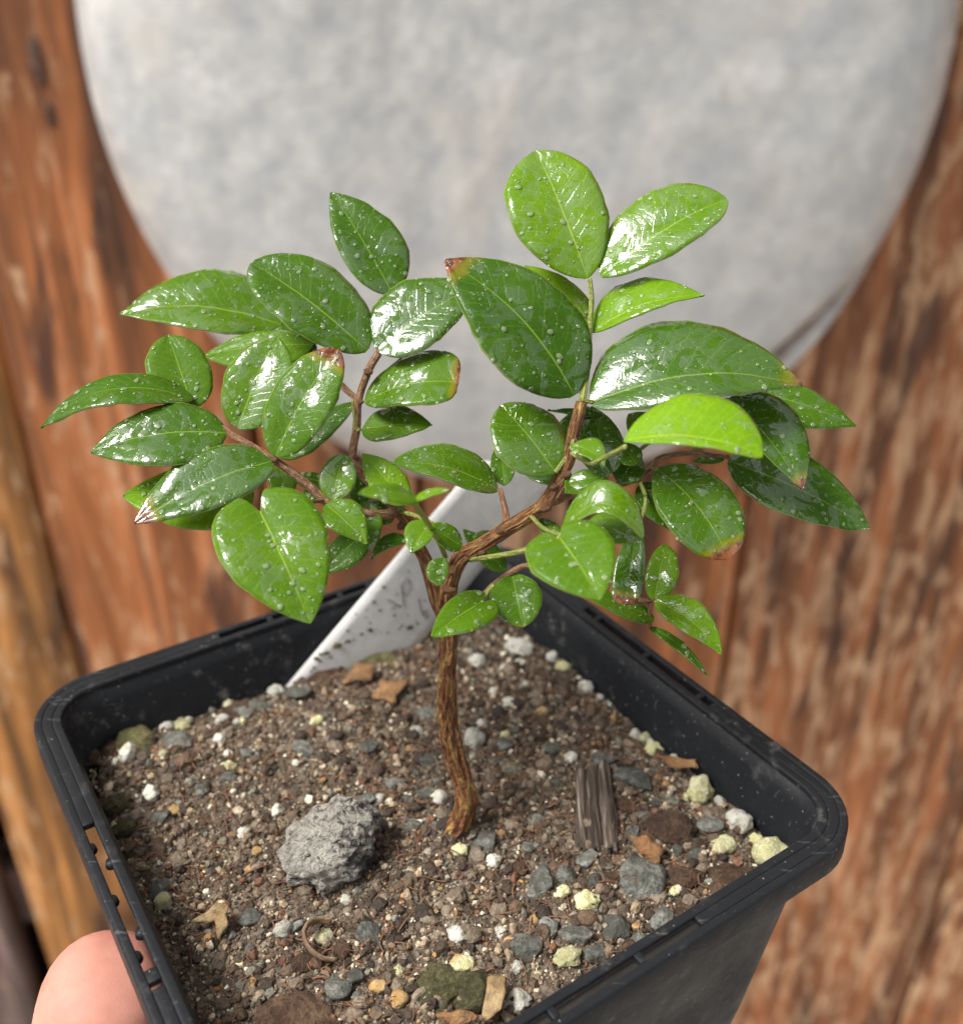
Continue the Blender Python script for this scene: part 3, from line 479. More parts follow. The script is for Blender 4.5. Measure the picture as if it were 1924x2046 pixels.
def m_bark(name, a, b, c, sc):
    m = Mat(name)
    uv = m.n('UVMap', uv_map='UVMap')
    mp = m.n('Mapping')
    m.l(uv.outputs[0], mp.inputs['Vector'])
    mp.inputs['Scale'].default_value = sc
    n1 = m.noise(mp.outputs[0], 1.0, 5, .62, .8)
    n2 = m.noise(m.coord((1, 1, 1)), 900, 4, .6)
    n3 = m.noise(m.coord((1, 1, 1)), 220, 3, .55)
    colr = m.ramp(n1, [(.30, a), (.46, b), (.58, c), (.72, tuple(min(1, q*1.7) for q in c))])
    colr = m.mix(m.math('MULTIPLY', m.smooth(n3, .45, .68), .35), colr, b)
    colr = m.mix(m.math('MULTIPLY', m.smooth(n2, .52, .75), .35), colr, tuple(q*.5 for q in a))
    m.set(Base_Color=colr, Roughness=m.ramp(n1, [(.3, .65), (.7, .42)]),
          Normal=m.bump(m.math('ADD', n1, m.math('MULTIPLY', n2, .35)), 1.0, .0022))
    return m.m

def m_soil():
    m = Mat('potting_soil')
    v = m.coord((1, 1, 1))
    a = m.noise(v, 160, 6, .7)
    b = m.noise(v, 700, 5, .7, .5)
    c = m.noise(v, 45, 3, .6)
    colr = m.ramp(b, [(.30, (.035, .024, .016)), (.45, (.10, .072, .050)), (.57, (.23, .175, .125)), (.70, (.46, .39, .31))])
    colr = m.mix(m.math('MULTIPLY', m.smooth(a, .45, .62), .55), colr, (.055, .036, .024))
    colr = m.mix(m.math('MULTIPLY', m.smooth(c, .52, .70), .35), colr, (.085, .085, .030))
    m.set(Base_Color=colr, Roughness=.8, Normal=m.bump(m.math('ADD', b, a), 1.0, .0012))
    return m.m

def m_grain():
    m = Mat('soil_grain')
    at = m.n('Attribute', attribute_name='tint')
    b = m.noise(m.coord((1, 1, 1)), 1500, 4, .65)
    colr = m.mix(.85, at.outputs['Color'], m.ramp(b, [(.3, .45), (.65, 1.25)]), 'MULTIPLY')
    m.set(Base_Color=colr, Roughness=.7, Normal=m.bump(b, .8, .0006))
    return m.m

def m_stone(name, dark, mid, light, sc, rough=.75, bump=.9, cut=(.32, .5, .68), bd=.0012, lit_crust=False, dirt=0.0):
    m = Mat(name)
    v = m.coord((1, 1, 1), rnd=True)
    tc = m.n('TexCoord')
    geo = m.n('NewGeometry')
    b = m.noise(geo.outputs['Position'], sc, 6, .68)
    a = m.noise(geo.outputs['Position'], sc*.22, 4, .6, .4)
    oi = m.n('ObjectInfo')
    fac = m.math('MULTIPLY_ADD', a, .55, m.math('MULTIPLY', b, .5))
    if lit_crust:                                   # pale mineral crusting, plus a sunlit upper left flank painted into the colour
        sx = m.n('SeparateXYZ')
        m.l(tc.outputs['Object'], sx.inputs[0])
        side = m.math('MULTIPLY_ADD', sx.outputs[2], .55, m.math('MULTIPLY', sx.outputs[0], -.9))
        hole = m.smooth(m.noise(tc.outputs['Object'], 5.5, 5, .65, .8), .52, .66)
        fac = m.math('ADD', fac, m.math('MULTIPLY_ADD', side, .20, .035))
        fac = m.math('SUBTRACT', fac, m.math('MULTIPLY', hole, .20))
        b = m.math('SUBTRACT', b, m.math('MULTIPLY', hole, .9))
    colr = m.ramp(fac, [(cut[0], dark), (cut[1], mid), (cut[2], light)])
    if dirt:
        dn_ = m.noise(geo.outputs['Position'], 420, 5, .7)
        colr = m.mix(m.math('MULTIPLY', m.smooth(dn_, .50, .60), dirt), colr, (.13, .092, .062))
    hs = m.n('HueSaturation')
    m.l(colr, hs.inputs['Color'])
    m.l(m.math('MULTIPLY_ADD', oi.outputs['Random'], .6, .7), hs.inputs['Value'])
    m.set(Base_Color=hs.outputs[0], Roughness=rough, Normal=m.bump(m.math('ADD', b, a), bump, bd))
    return m.m

M_METAL, M_POT, M_LEAF, M_WATER = m_metal(), m_pot(), m_leaf(), m_water()
M_BARK = m_bark('trunk_bark', (.026, .009, .006), (.23, .080, .029), (.42, .25, .075), (12, 80, 1))
M_TWIG = m_bark('twig_bark', (.15, .06, .03), (.36, .175, .085), (.52, .33, .18), (8, 110, 1))
M_PET = m_bark('green_petiole', (.22, .28, .05), (.33, .38, .08), (.42, .45, .14), (3, 20, 1))
M_SOIL, M_GRAIN = m_soil(), m_grain()
M_ST = {
    'grey': m_stone('green_grey_stone', (.042, .046, .038), (.115, .120, .100), (.34, .345, .315), 1100, dirt=.4),
    'white': m_stone('white_perlite', (.50, .46, .36), (.70, .68, .58), (.85, .84, .77), 1500, .9, .8, dirt=.35),
    'cream': m_stone('cream_perlite', (.40, .39, .16), (.62, .60, .32), (.80, .77, .56), 1300, .85, .8, dirt=.4),
    'tan': m_stone('tan_grit', (.22, .11, .03), (.44, .26, .09), (.62, .46, .24), 1400, .6, .7),
    'brown': m_stone('peat_lump', (.035, .018, .011), (.115, .060, .034), (.27, .17, .10), 1700, .9, 1.0, bd=.002),
    'moss': m_stone('mossy_lump', (.040, .036, .014), (.125, .115, .040), (.32, .29, .13), 1900, .9, 1.0, bd=.002),
    'lava': m_stone('lava_rock', (.030, .030, .033), (.14, .135, .13), (.78, .73, .63), 1300, .85, 1.0, (.34, .46, .60), .004, lit_crust=True),
}
M_CHIP = m_stone('orange_bark', (.10, .045, .018), (.32, .155, .058), (.55, .32, .15), 600, .5, 1.0, dirt=.45)
M_DEAD = m_stone('dry_leaf', (.14, .08, .032), (.38, .25, .11), (.58, .44, .25), 600, .7, .9, dirt=.45)
M_CURL = m_stone('dry_curl', (.09, .055, .032), (.21, .13, .075), (.36, .25, .16), 900, .7, .5)

def m_chipwood():
    m = Mat('old_wood_chip')
    v = m.coord((1, 1, 1))
    mp = m.n('Mapping'); m.l(v, mp.inputs['Vector']); mp.inputs['Scale'].default_value = (1100, 70, 700)
    a = m.noise(mp.outputs[0], 1.0, 5, .6, .5)
    colr = m.ramp(a, [(.36, (.022, .015, .011)), (.50, (.080, .058, .042)), (.60, (.17, .13, .098)), (.70, (.50, .44, .37))])
    m.set(Base_Color=colr, Roughness=.7, Normal=m.bump(a, 1.0, .0012))
    return m.m
M_CHIPWOOD = m_chipwood()

def m_tag():
    m = Mat('white_label_plastic')
    n1 = m.noise(m.coord((1, 1, 1)), 300, 4, .6)
    m.set(Base_Color=m.ramp(n1, [(.35, (.62, .61, .60)), (.6, (.72, .715, .70))]), Roughness=.5,
          Normal=m.bump(m.noise(m.coord((1, 1, 1)), 1500, 2, .5), .15, .0003))
    return m.m
M_TAG = m_tag()
M_INK = Mat('faded_pencil').set(Base_Color=(.26, .25, .29), Roughness=.6).m
M_FIBRE = Mat('root_fibre').set(Base_Color=(.17, .085, .045), Roughness=.7).m
M_KNOT = m_stone('wood_knot', (.02, .01, .006), (.06, .028, .016), (.16, .075, .04), 260, .7, .8)
M_DARK = Mat('dark_gap_board').set(Base_Color=(.018, .012, .010), Roughness=.9).m

def m_skin():
    m = Mat('skin')
    v = m.coord((1, 1, 1))
    a = m.noise(v, 120, 4, .6)
    b = m.noise(v, 900, 3, .6)
    vo = m.n('TexVoronoi', feature='DISTANCE_TO_EDGE'); vo.inputs['Scale'].default_value = 2200; m.l(v, vo.inputs['Vector'])
    b = m.math('ADD', m.smooth(vo.outputs['Distance'], 0, .25), m.math('MULTIPLY', b, .5))
    m.set(Base_Color=m.ramp(a, [(.3, (.46, .18, .135)), (.6, (.58, .275, .21))]), Roughness=.62, Subsurface_Weight=.35,
          Subsurface_Scale=.004, Normal=m.bump(b, .10, .0003))
    m.p.inputs['Subsurface Radius'].default_value = (1.0, .35, .2)
    return m.m
M_SKIN = m_skin()

def m_paving():
    m = Mat('concrete_paving')
    v = m.coord((1, 1, 1))
    a = m.noise(v, 3, 6, .6)
    b = m.noise(v, 60, 5, .6)
    m.set(Base_Color=m.ramp(m.math('MULTIPLY_ADD', a, .5, m.math('MULTIPLY', b, .5)), [(.35, (.20, .185, .17)), (.65, (.36, .34, .31))]),
          Roughness=.85, Normal=m.bump(b, .5, .003))
    return m.m

# ------------------------------------------------------------------ setting: paving, fence, metal tub
bm = bmesh.new()
bmesh.ops.create_grid(bm, x_segments=8, y_segments=8, size=12.0)
g = link('ground', from_bm('ground', bm), m_paving())
tag(g, kind='structure')

def plank_mesh(w, t, h):
    """a sawn board, edges eased and faces very slightly uneven"""
    nx, nz = 6, 60
    prof = []
    e = .0025
    for i in range(nx+1):
        prof.append((-w/2 + e + (w-2*e)*i/nx, -t/2))
    prof = [(-w/2, -t/2+e)] + prof + [(w/2, -t/2+e), (w/2, t/2), (-w/2, t/2)]
    V, F = [], []
    s = random.uniform(0, 50)
    for k in range(nz+1):
        z = h*k/nz
        dx = .0012*noise.noise(Vector((s, z*3, 0)))
        for (x, y) in prof:
            yy = y
            if y < 0:
                yy += .0010*noise.noise(Vector((x*25+s, z*2.5, 3)))
            V.append((x+dx, yy, z))
    n = len(prof)
    for k in range(nz):
        for i in range(n):
            a, b = k*n+i, k*n+(i+1) % n
            F.append((a, b, b+n, a+n))
    F.append(tuple(range(n))[::-1])
    F.append(tuple(nz*n+i for i in range(n)))
    me = mesh('plank', V, F)
    return me

FY = .5354
fence = empty('wooden_fence', (0, FY, 0))
tag(fence, 'red-brown stained fence of vertical boards with worn pale flecks behind the pot', 'fence')
cuts = [-1.62, -1.46, -1.28, -1.12, -.96, -.83, -.72, -.62, -.52, -.418, -.315, -.150, -.035, .075, .205, .440, .630, .79, .95, 1.12, 1.30, 1.45, 1.62]
for i in range(len(cuts)-1):
    a, b = cuts[i], cuts[i+1]
    gap = .005
    if abs(b+.418) < .001: b -= .022
    w = b-a-gap
    mt = M_WOOD[[0, 2, 1, 0, 0, 2, 3, 3, 3, 1, 0, 0, 2, 0, 2, 2, 0, 1, 2, 0, 2, 0][i]]
    p = link('plank', plank_mesh(w, .022, 1.75), mt, fence, ((a+b)/2, FY+.011+random.uniform(-.0015, .0015), .02))
for kx, kz, ka, kb in ((-.252, .046, .0055, .016), (-.2505, .018, .0035, .009)):
    bmk = bmesh.new()
    bmesh.ops.create_icosphere(bmk, subdivisions=3, radius=1)
    for vk in bmk.verts:
        fk = 1 + .3*noise.noise(vk.co*1.7+Vector((kx*50, 0, kz*50)))
        vk.co = Vector((vk.co.x*ka*fk, vk.co.y*.003, vk.co.z*kb*fk))
    link('knot', from_bm('knot', bmk), M_KNOT, fence, (kx, FY, kz+RISE))
bmr = bmesh.new()
for z in (.35, 1.05, 1.6):
    bmesh.ops.create_cube(bmr, size=1, matrix=Matrix.Translation((0, .045, z)) @ Matrix.Diagonal((3.2, .04, .08, 1)))
bmesh.ops.bevel(bmr, geom=bmr.edges[:], offset=.004, segments=2, affect='EDGES')
link('rail', from_bm('rail', bmr, False), M_WOOD[3], fence, (0, FY, 0))
bmr = bmesh.new()
bmesh.ops.create_cube(bmr, size=1, matrix=Matrix.Translation((0, .09, .9)) @ Matrix.Diagonal((3.24, .012, 1.76, 1)))
link('backing_board', from_bm('backing_board', bmr, False), M_DARK, fence, (0, FY, 0))

# metal tub hung on the fence with its rounded bottom towards the viewer
def tub():
    RX, RZ = .2440, .2780
    prof = [(0.0, 0.0), (.15, .0005), (.3, .001), (.45, .002), (.58, .0035), (.70, .006), (.79, .010), (.855, .0155), (.900, .023), (.940, .037), (.970, .054), (.990, .072), (1.0, .086), (1.0, .088)]
    NA = 180
    # refine the profile
    P = []
    for (a, b) in zip(prof[:-1], prof[1:]):
        for k in range(4):
            t = k/4
            P.append((a[0]+(b[0]-a[0])*t, a[1]+(b[1]-a[1])*t))
    P.append(prof[-1])
    P = P[1:]
    V, F, S = [(0, 0, 0)], [], [0.0]
    for j, (r, d) in enumerate(P):
        for i in range(NA):
            th = 2*math.pi*i/NA
            x, z = RX*r*math.cos(th), RZ*r*math.sin(th)
            y = d + .0040*noise.noise(Vector((x*9, z*9, 1.7))) + .0008*noise.noise(Vector((x*40, z*40, 4.7)))
            # long crease on the lower right shoulder
            ang = math.degrees(math.atan2(z, x))
            st = 0.0
            m_a = max(0.0, 1-abs((ang+44)/17)**2.0)
            rr = .885 + .05*((ang+44)/17)
            cr = math.exp(-((r-rr)/.020)**2)*m_a
            y += .011*cr
            rid = math.exp(-((r-rr-.055)/.03)**2)*m_a
            y -= .007*rid
            st = min(1, 1.1*cr)
            V.append((x, y, z))
            S.append(st)
    for i in range(NA):
        F.append((0, 1+(i+1) % NA, 1+i))
    for j in range(len(P)-1):
        for i in range(NA):
            a, b = 1+j*NA+i, 1+j*NA+(i+1) % NA
            F.append((a, b, b+NA, a+NA))
    me = mesh('tub', V, F)
    at = me.attributes.new('stain', 'FLOAT', 'POINT')
    at.data.foreach_set('value', S)
    return me
TC = Vector((.0290, .4354, .0580+RISE))
tb = empty('metal_tub', TC)
tag(tb, 'large oval grey galvanised metal tub hung upright against the fence, base facing out', 'tub')
o = link('body', tub(), M_METAL, tb, TC)
sm = o.modifiers.new('sheet', 'SOLIDIFY'); sm.thickness = .0015; sm.offset = 1
bmr = bmesh.new()
NA, NB = 140, 10
vs = []
for i in range(NA):
    th = 2*math.pi*i/NA
    c = Vector((.2415*math.cos(th), .0915, .2755*math.sin(th)))
    dr = Vector((math.cos(th), 0, math.sin(th)))
    vs.append([bmr.verts.new(c + .0045*(dr*math.cos(q*2*math.pi/NB)+Vector((0, 1, 0))*math.sin(q*2*math.pi/NB))) for q in range(NB)])
for i in range(NA):
    for q in range(NB):
        bmr.faces.new((vs[i][q], vs[i][(q+1) % NB], vs[(i+1) % NA][(q+1) % NB], vs[(i+1) % NA][q]))
link('rolled_rim', from_bm('rolled_rim', bmr), M_METAL, tb, TC)

# ------------------------------------------------------------------ pot
POT0 = Vector((0, 0, RISE))
pot = empty('plant_pot', POT0 + Vector((0, 0, -.0862)))
tag(pot, 'square black plastic nursery pot with slotted rim and rounded corners', 'plant pot')
cy, sy = math.cos(POT_YAW), math.sin(POT_YAW)
def PL(a, b, z):            # pot-local centimetres -> world
    return Vector(((a*cy-b*sy)*CM, (a*sy+b*cy)*CM, z*CM+RISE))
def to_pot(x, y):
    return x*cy+y*sy, -x*sy+y*cy

NS, NC = 72, 12
def ring(hs, rc):
    """rounded square: side 0 is the left one (x=-hs) running towards -y, then front, right, back"""
    pts = []
    c = hs-rc
    for k in range(4):
        rot = k*math.pi/2
        cr, sr = math.cos(rot), math.sin(rot)
        loc = []
        for i in range(NS):
            loc.append((-hs, c-2*c*i/NS))
        for i in range(NC):
            a = math.pi + (math.pi/2)*i/NC
            loc.append((-c+rc*math.cos(a), -c+rc*math.sin(a)))
        pts += [(x*cr-y*sr, x*sr+y*cr) for x, y in loc]
    return pts
NR = 4*(NS+NC)
def sweep(V, F, poly, idx, closed):
    """poly: list of (half size, corner radius, z); idx: ring indices"""
    base = len(V)
    rings = [ring(h, r) for h, r, z in poly]
    n = len(poly)
    for i in idx:
        for (h, r, z), rg in zip(poly, rings):
            p = rg[i % NR]
            V.append(PL(p[0], p[1], z)-pot.location)
    m = len(idx)
    for k in range(m if closed else m-1):
        for j in range(n):
            a, b = base+k*n+j, base+k*n+(j+1) % n
            c, d = base+((k+1) % m)*n+(j+1) % n, base+((k+1) % m)*n+j
            F.append((a, b, c, d))
    if not closed:
        F.append(tuple(base+j for j in range(n))[::-1])
        F.append(tuple(base+(m-1)*n+j for j in range(n)))
full = list(range(NR))
# wall: inner face, base and outer face
V, F = [], []
wall = [(4.30, .72, -.02), (4.24, .70, -.35), (4.205, .70, -.40), (3.85, .75, -4.0), (3.33, .8, -8.40), (3.43, .85, -8.55), (3.96, .83, -4.0), (4.31, .78, -.42), (4.345, .78, -.36), (4.40, .80, -.06)]
sweep(V, F, wall, full, True)
me = mesh('wall', V, F)
w = link('wall', me, M_POT, pot)
w.location = (0, 0, 0)
bmr = bmesh.new()
vv = [bmr.verts.new(PL(p[0], p[1], -8.50)-pot.location) for p in ring(3.36, .8)]
vw = [bmr.verts.new(PL(p[0], p[1], -8.62)-pot.location) for p in ring(3.36, .8)]
bmr.faces.new(vv); bmr.faces.new(vw[::-1])
for i in range(NR):
    bmr.faces.new((vv[i], vw[i], vw[(i+1) % NR], vv[(i+1) % NR]))
bmesh.ops.recalc_face_normals(bmr, faces=bmr.faces[:])
o = link('base', from_bm('base', bmr, False), M_POT, pot); o.location = (0, 0, 0)
# rim: inner lip, outer lip with skirt, bridges between them where there is no slot
V, F = [], []
sweep(V, F, [(4.285, .70, -.02), (4.30, .71, .015), (4.40, .80, .02), (4.425, .83, .0), (4.425, .83, -.09), (4.29, .70, -.09)], full, True)
sweep(V, F, [(4.565, .965, .0), (4.585, .985, .02), (4.665, 1.065, .02), (4.695, 1.095, -.01), (4.705, 1.10, -.40), (4.63, 1.03, -.405), (4.615, 1.015, -.09), (4.565, .965, -.09)], full, True)
mid = [(4.42, .82, .014), (4.57, .97, .014), (4.57, .97, -.085), (4.42, .82, -.085)]
step = 7.2/NS
def yi(side, y):            # ring index for position y (cm along the side, +3.6 at its start)
    return side*(NS+NC) + int(round((3.6-y)/step))
slots = {0: [(1.32, -1.45), (-1.55, -1.72)], 1: [(1.75, .90), (.82, -.42), (-.50, -1.35)], 2: [(1.62, 1.45), (1.30, .10), (.0, -1.15), (-1.3, -1.62)], 3: [(1.5, .98), (.90, -.40), (-.5, -1.4)]}
solid = [True]*NR
for s_, lst in slots.items():
    for (a, b) in lst:
        for i in range(yi(s_, a), yi(s_, b)):
            solid[i % NR] = False
start = next(i for i in range(NR) if not solid[i])
run = []
for q in range(NR+1):
    i = (start+q) % NR
    if solid[i] and q < NR:
        run.append(start+q)
    else:
        if run:
            sweep(V, F, mid, run+[run[-1]+1], False)
        run = []
me = mesh('rim', V, F)
bmt = bmesh.new(); bmt.from_mesh(me); bmesh.ops.recalc_face_normals(bmt, faces=bmt.faces[:]); bmt.to_mesh(me); bmt.free()
rim = link('rim', me, M_POT, pot); rim.location = (0, 0, 0)
bv = rim.modifiers.new('soft', 'BEVEL'); bv.width = .00018; bv.segments = 2; bv.limit_method = 'ANGLE'; bv.angle_limit = math.radians(40)
bmr = bmesh.new()
bmesh.ops.create_cone(bmr, cap_ends=True, segments=14, radius1=.00085, radius2=.0007, depth=.0009)
bmesh.ops.translate(bmr, verts=bmr.verts[:], vec=(0, 0, -.00045))
nub = from_bm('rim_nub', bmr); nub.materials.append(M_POT)
for y, ofs in ((.89, 4.585), (.50, 4.415), (-.13, 4.585), (-.80, 4.415), (-1.12, 4.585)):
    o = link('rim_nub', nub, M_POT, rim)
    o.location = PL(-ofs, y, -.004)-pot.location

# ------------------------------------------------------------------ potting soil
def soil_h(a, b):
    """height (cm) of the soil at pot-local a, b"""
    e = max(abs(a), abs(b))/4.15
    h = -1.10 + .10*noise.noise(Vector((a*.55, b*.55, 2.2))) + .05*noise.noise(Vector((a*1.7, b*1.7, 9.0)))
    h -= .10*max(0, e-.72)/.28
    h += .20*math.exp(-((a+3.4)**2+(b-3.3)**2)/.6)
    h += .14*math.exp(-((a-.10)**2+(b+.72)**2)/.10)
    h += .085*noise.noise(Vector((a*3.4, b*3.4, 5))) + .045*noise.noise(Vector((a*9, b*9, 8))) + .02*noise.noise(Vector((a*22, b*22, 1)))
    return h
NG = 190
V, F = [], []
HSZ = 4.17
for j in range(NG+1):
    for i in range(NG+1):
        u, v = 2*i/NG-1, 2*j/NG-1
        # square with rounded corners
        a, b = u*HSZ, v*HSZ
        m_ = max(abs(u), abs(v)); l_ = math.hypot(u, v)
        if l_ > 1e-6:
            k = 1 - .10*max(0, (min(abs(u), abs(v))/m_-.55)/.45)**2*m_**6 if m_ > 0 else 1
            a, b = a*k, b*k
        V.append(PL(a, b, soil_h(a, b)) - POT0)
for j in range(NG):
    for i in range(NG):
        q = j*(NG+1)+i
        F.append((q, q+1, q+NG+2, q+NG+1))
soil_root = empty('potting_soil', POT0 + Vector((0, 0, -.012)))
tag(soil_root, 'gritty dark brown potting soil filling the black pot', 'soil', kind='stuff')
o = link('soil_surface', mesh('soil_surface', V, F), M_SOIL, soil_root, POT0); tag(o, kind='stuff')

# loose grit: thousands of tiny grains, one mesh
ico = bmesh.new(); bmesh.ops.create_icosphere(ico, subdivisions=1, radius=1)
IV = np.array([v.co[:] for v in ico.verts]); IF = np.array([[v.index for v in f.verts] for f in ico.faces]); ico.free()
PAL = np.array((1.24, 1.20, 1.10))*np.array([(.060, .038, .026), (.095, .066, .045), (.16, .115, .080), (.30, .235, .165), (.50, .43, .34), (.70, .66, .56), (.13, .13, .11), (.21, .21, .18), (.34, .20, .09), (.16, .075, .045), (.045, .03, .022)])
PW = np.array([.17, .17, .17, .15, .08, .03, .06, .04, .03, .06, .04]); PW = PW/PW.sum()
NGR = 34000
gv, gc = [], []
for _ in range(NGR):
    a, b = rng.uniform(-4.08, 4.08, 2)
    if abs(a) > 3.55 and abs(b) > 3.55 and math.hypot(abs(a)-3.55, abs(b)-3.55) > .52: a, b = a*.8, b*.8
    r = min(.080, (.0125 if _ < 22000 else .0075)*math.exp(abs(rng.normal())*.72))
    cidx = rng.choice(len(PAL), p=PW)
    sc3 = r*rng.uniform(.6, 1.3, 3)
    q = Quaternion(rng.normal(size=4)).normalized().to_matrix()
    vv = (IV*rng.uniform(.75, 1.25, (len(IV), 1)))*sc3
    vv = vv @ np.array(q).T
    p = PL(a, b, soil_h(a, b)+r*rng.uniform(.0, .55))-POT0
    gv.append(vv*CM+np.array(p))
    gc.append(np.tile(PAL[cidx]*rng.uniform(.7, 1.25), (len(IV), 1)))
gf = [(IF[None]+(np.arange(NGR)*len(IV))[:, None, None]).reshape(-1, 3)]
# bigger crumbs of peat and splintery grey shards, bedded into the surface
ico = bmesh.new(); bmesh.ops.create_icosphere(ico, subdivisions=2, radius=1)
JV = [v.co.copy() for v in ico.verts]; JF = np.array([[v.index for v in f.verts] for f in ico.faces]); ico.free()
crumb = []
for q in range(9):
    s_ = Vector((q*7.3, q*3.1, 1))
    pl = [Vector(rng.normal(size=3)).normalized() for _ in range(7)]
    out_ = []
    for v in JV:
        p = v.copy()
        if q >= 5:
            for n_ in pl:
                d = p.dot(n_)
                if d > .5: p -= n_*(d-.5)
            p *= 1+.10*noise.noise(p*3+s_)
        else:
            p *= 1+.38*noise.noise(p*2.1+s_)+.22*noise.noise(p*4.7+s_)
        out_.append(p[:])
    crumb.append(np.array(out_))
nb = NGR*len(IV)
for q in range(1500):
    a, b = rng.uniform(-4.0, 4.0, 2)
    if abs(a) > 3.5 and abs(b) > 3.5: a, b = a*.85, b*.85
    shard = q % 3 == 0
    r = rng.uniform(.035, .09) if shard else rng.uniform(.04, .125)
    cv = crumb[rng.integers(5, 9) if shard else rng.integers(0, 5)]
    tint = np.array([(.125, .125, .105), (.20, .20, .175), (.13, .10, .075), (.28, .24, .19), (.24, .13, .06)][rng.integers(0, 5)] if shard else [(.060, .038, .025), (.11, .08, .054), (.19, .145, .10), (.045, .03, .02), (.13, .08, .048), (.24, .19, .135)][rng.integers(0, 6)])
    m3 = np.array(Quaternion(rng.normal(size=4)).normalized().to_matrix())
    vv = (cv*(r*rng.uniform(.6, 1.3, 3))) @ m3.T
    vv[:, 2] *= .7
    p = PL(a, b, soil_h(a, b)+r*rng.uniform(-.15, .25))-POT0
    gv.append(vv*CM+np.array(p))
    gc.append(np.tile(tint*rng.uniform(.75, 1.25), (len(cv), 1)))
    gf.append(JF+nb); nb += len(cv)
gv = np.concatenate(gv); gc = np.concatenate(gc); gf = np.concatenate(gf)
me = bpy.data.meshes.new('soil_grit')
me.vertices.add(len(gv)); me.vertices.foreach_set('co', gv.ravel())
me.loops.add(gf.size); me.loops.foreach_set('vertex_index', gf.ravel())
me.polygons.add(len(gf)); me.polygons.foreach_set('loop_start', np.arange(0, gf.size, 3))
me.update()
me.validate()
at = me.attributes.new('tint', 'FLOAT_COLOR', 'POINT')
at.data.foreach_set('color', np.concatenate([gc, np.ones((len(gc), 1))], 1).ravel())
me.shade_flat()
o = link('soil_grit', me, M_GRAIN, soil_root, POT0); tag(o, kind='stuff')

# root hairs and peat fibres lying on the soil
V, F = [], []
def fibre(pts, r):
    base = len(V)
    for k, p in enumerate(pts):
        d = (pts[min(k+1, len(pts)-1)]-pts[max(k-1, 0)]).normalized()
        s1 = d.cross(Vector((0, 0, 1))).normalized(); s2 = d.cross(s1)
        rr = r*(1-.6*k/len(pts))
        for q in range(3):
            an = q*2*math.pi/3
            V.append(p+(s1*math.cos(an)+s2*math.sin(an))*rr)
    for k in range(len(pts)-1):
        for q in range(3):
            a, b = base+k*3+q, base+k*3+(q+1) % 3
            F.append((a, b, b+3, a+3))
for _ in range(700):
    a, b = rng.uniform(-3.9, 3.9, 2)
    an = rng.uniform(0, 6.28); L = rng.uniform(.12, .6); bend = rng.normal()*1.6
    pts = []
    for k in range(6):
        pts.append(PL(a, b, soil_h(a, b)+.03+.07*math.sin(k/5*math.pi)*rng.uniform(.3, 1.2))-POT0)
        a += math.cos(an)*L/5; b += math.sin(an)*L/5; an += bend/5
        a = max(-4, min(4, a)); b = max(-4, min(4, b))
    fibre(pts, rng.uniform(.00005, .00020))
o = link('peat_fibres', mesh('peat_fibres', V, F), M_FIBRE, soil_root, POT0); tag(o, kind='stuff')

# ------------------------------------------------------------------ stones, perlite and lumps lying on the soil
def rock(name, rough, freq, angular, sub=3):
    bm_ = bmesh.new()
    bmesh.ops.create_icosphere(bm_, subdivisions=sub, radius=1)
    s = Vector((random.uniform(0, 90), random.uniform(0, 90), random.uniform(0, 90)))
    planes = [Vector((random.gauss(0, 1), random.gauss(0, 1), random.gauss(0, 1))).normalized() for _ in range(9)]
    for v in bm_.verts:
        p = v.co.copy()
        if angular:
            for n_ in planes:
                d = p.dot(n_)
                if d > angular: p -= n_*(d-angular)*.9
        f = 1 + rough*noise.noise(p*freq+s) + rough*.5*noise.noise(p*freq*2.3+s) + rough*.25*noise.noise(p*freq*5+s)
        v.co = p*f
    return from_bm(name, bm_)
VAR = {
    'grey': [rock('pebble', .22, 1.9, .54) for _ in range(6)],
    'white': [rock('perlite_granule', .34, 1.9, .82) for _ in range(6)],
    'cream': [rock('perlite_granule', .34, 1.8, .82) for _ in range(6)],
    'tan': [rock('grit_chip', .18, 1.5, .75) for _ in range(3)],
    'brown': [rock('peat_lump', .30, 2.2, 0) for _ in range(4)],
    'moss': [rock('moss_clump', .30, 2.4, 0) for _ in range(4)],
    'lava': [rock('lava_stone', .24, 2.4, .78, 5)],
}
INFO = {
    'grey': ('pebble', 'small angular green-grey pebble half sunk in the potting soil', 'pebble', 'green-grey pebbles on the soil'),
    'white': ('perlite_granule', 'white rounded perlite granule lying on the potting soil', 'perlite', 'white perlite granules on the soil'),
    'cream': ('perlite_granule', 'cream to yellowish perlite granule lying on the potting soil', 'perlite', 'cream perlite granules on the soil'),
    'tan': ('grit_chip', 'small orange-tan grit chip lying on the potting soil', 'grit', 'tan grit chips on the soil'),
    'brown': ('peat_lump', 'crumbly brown peat lump lying on the potting soil', 'peat lump', 'brown peat lumps on the soil'),
    'moss': ('moss_clump', 'olive mossy clump on the potting soil', 'moss', 'mossy clumps on the soil'),
    'lava': ('lava_stone', 'big rough lava stone crusted pale grey, beside the trunk', 'stone', None),
}
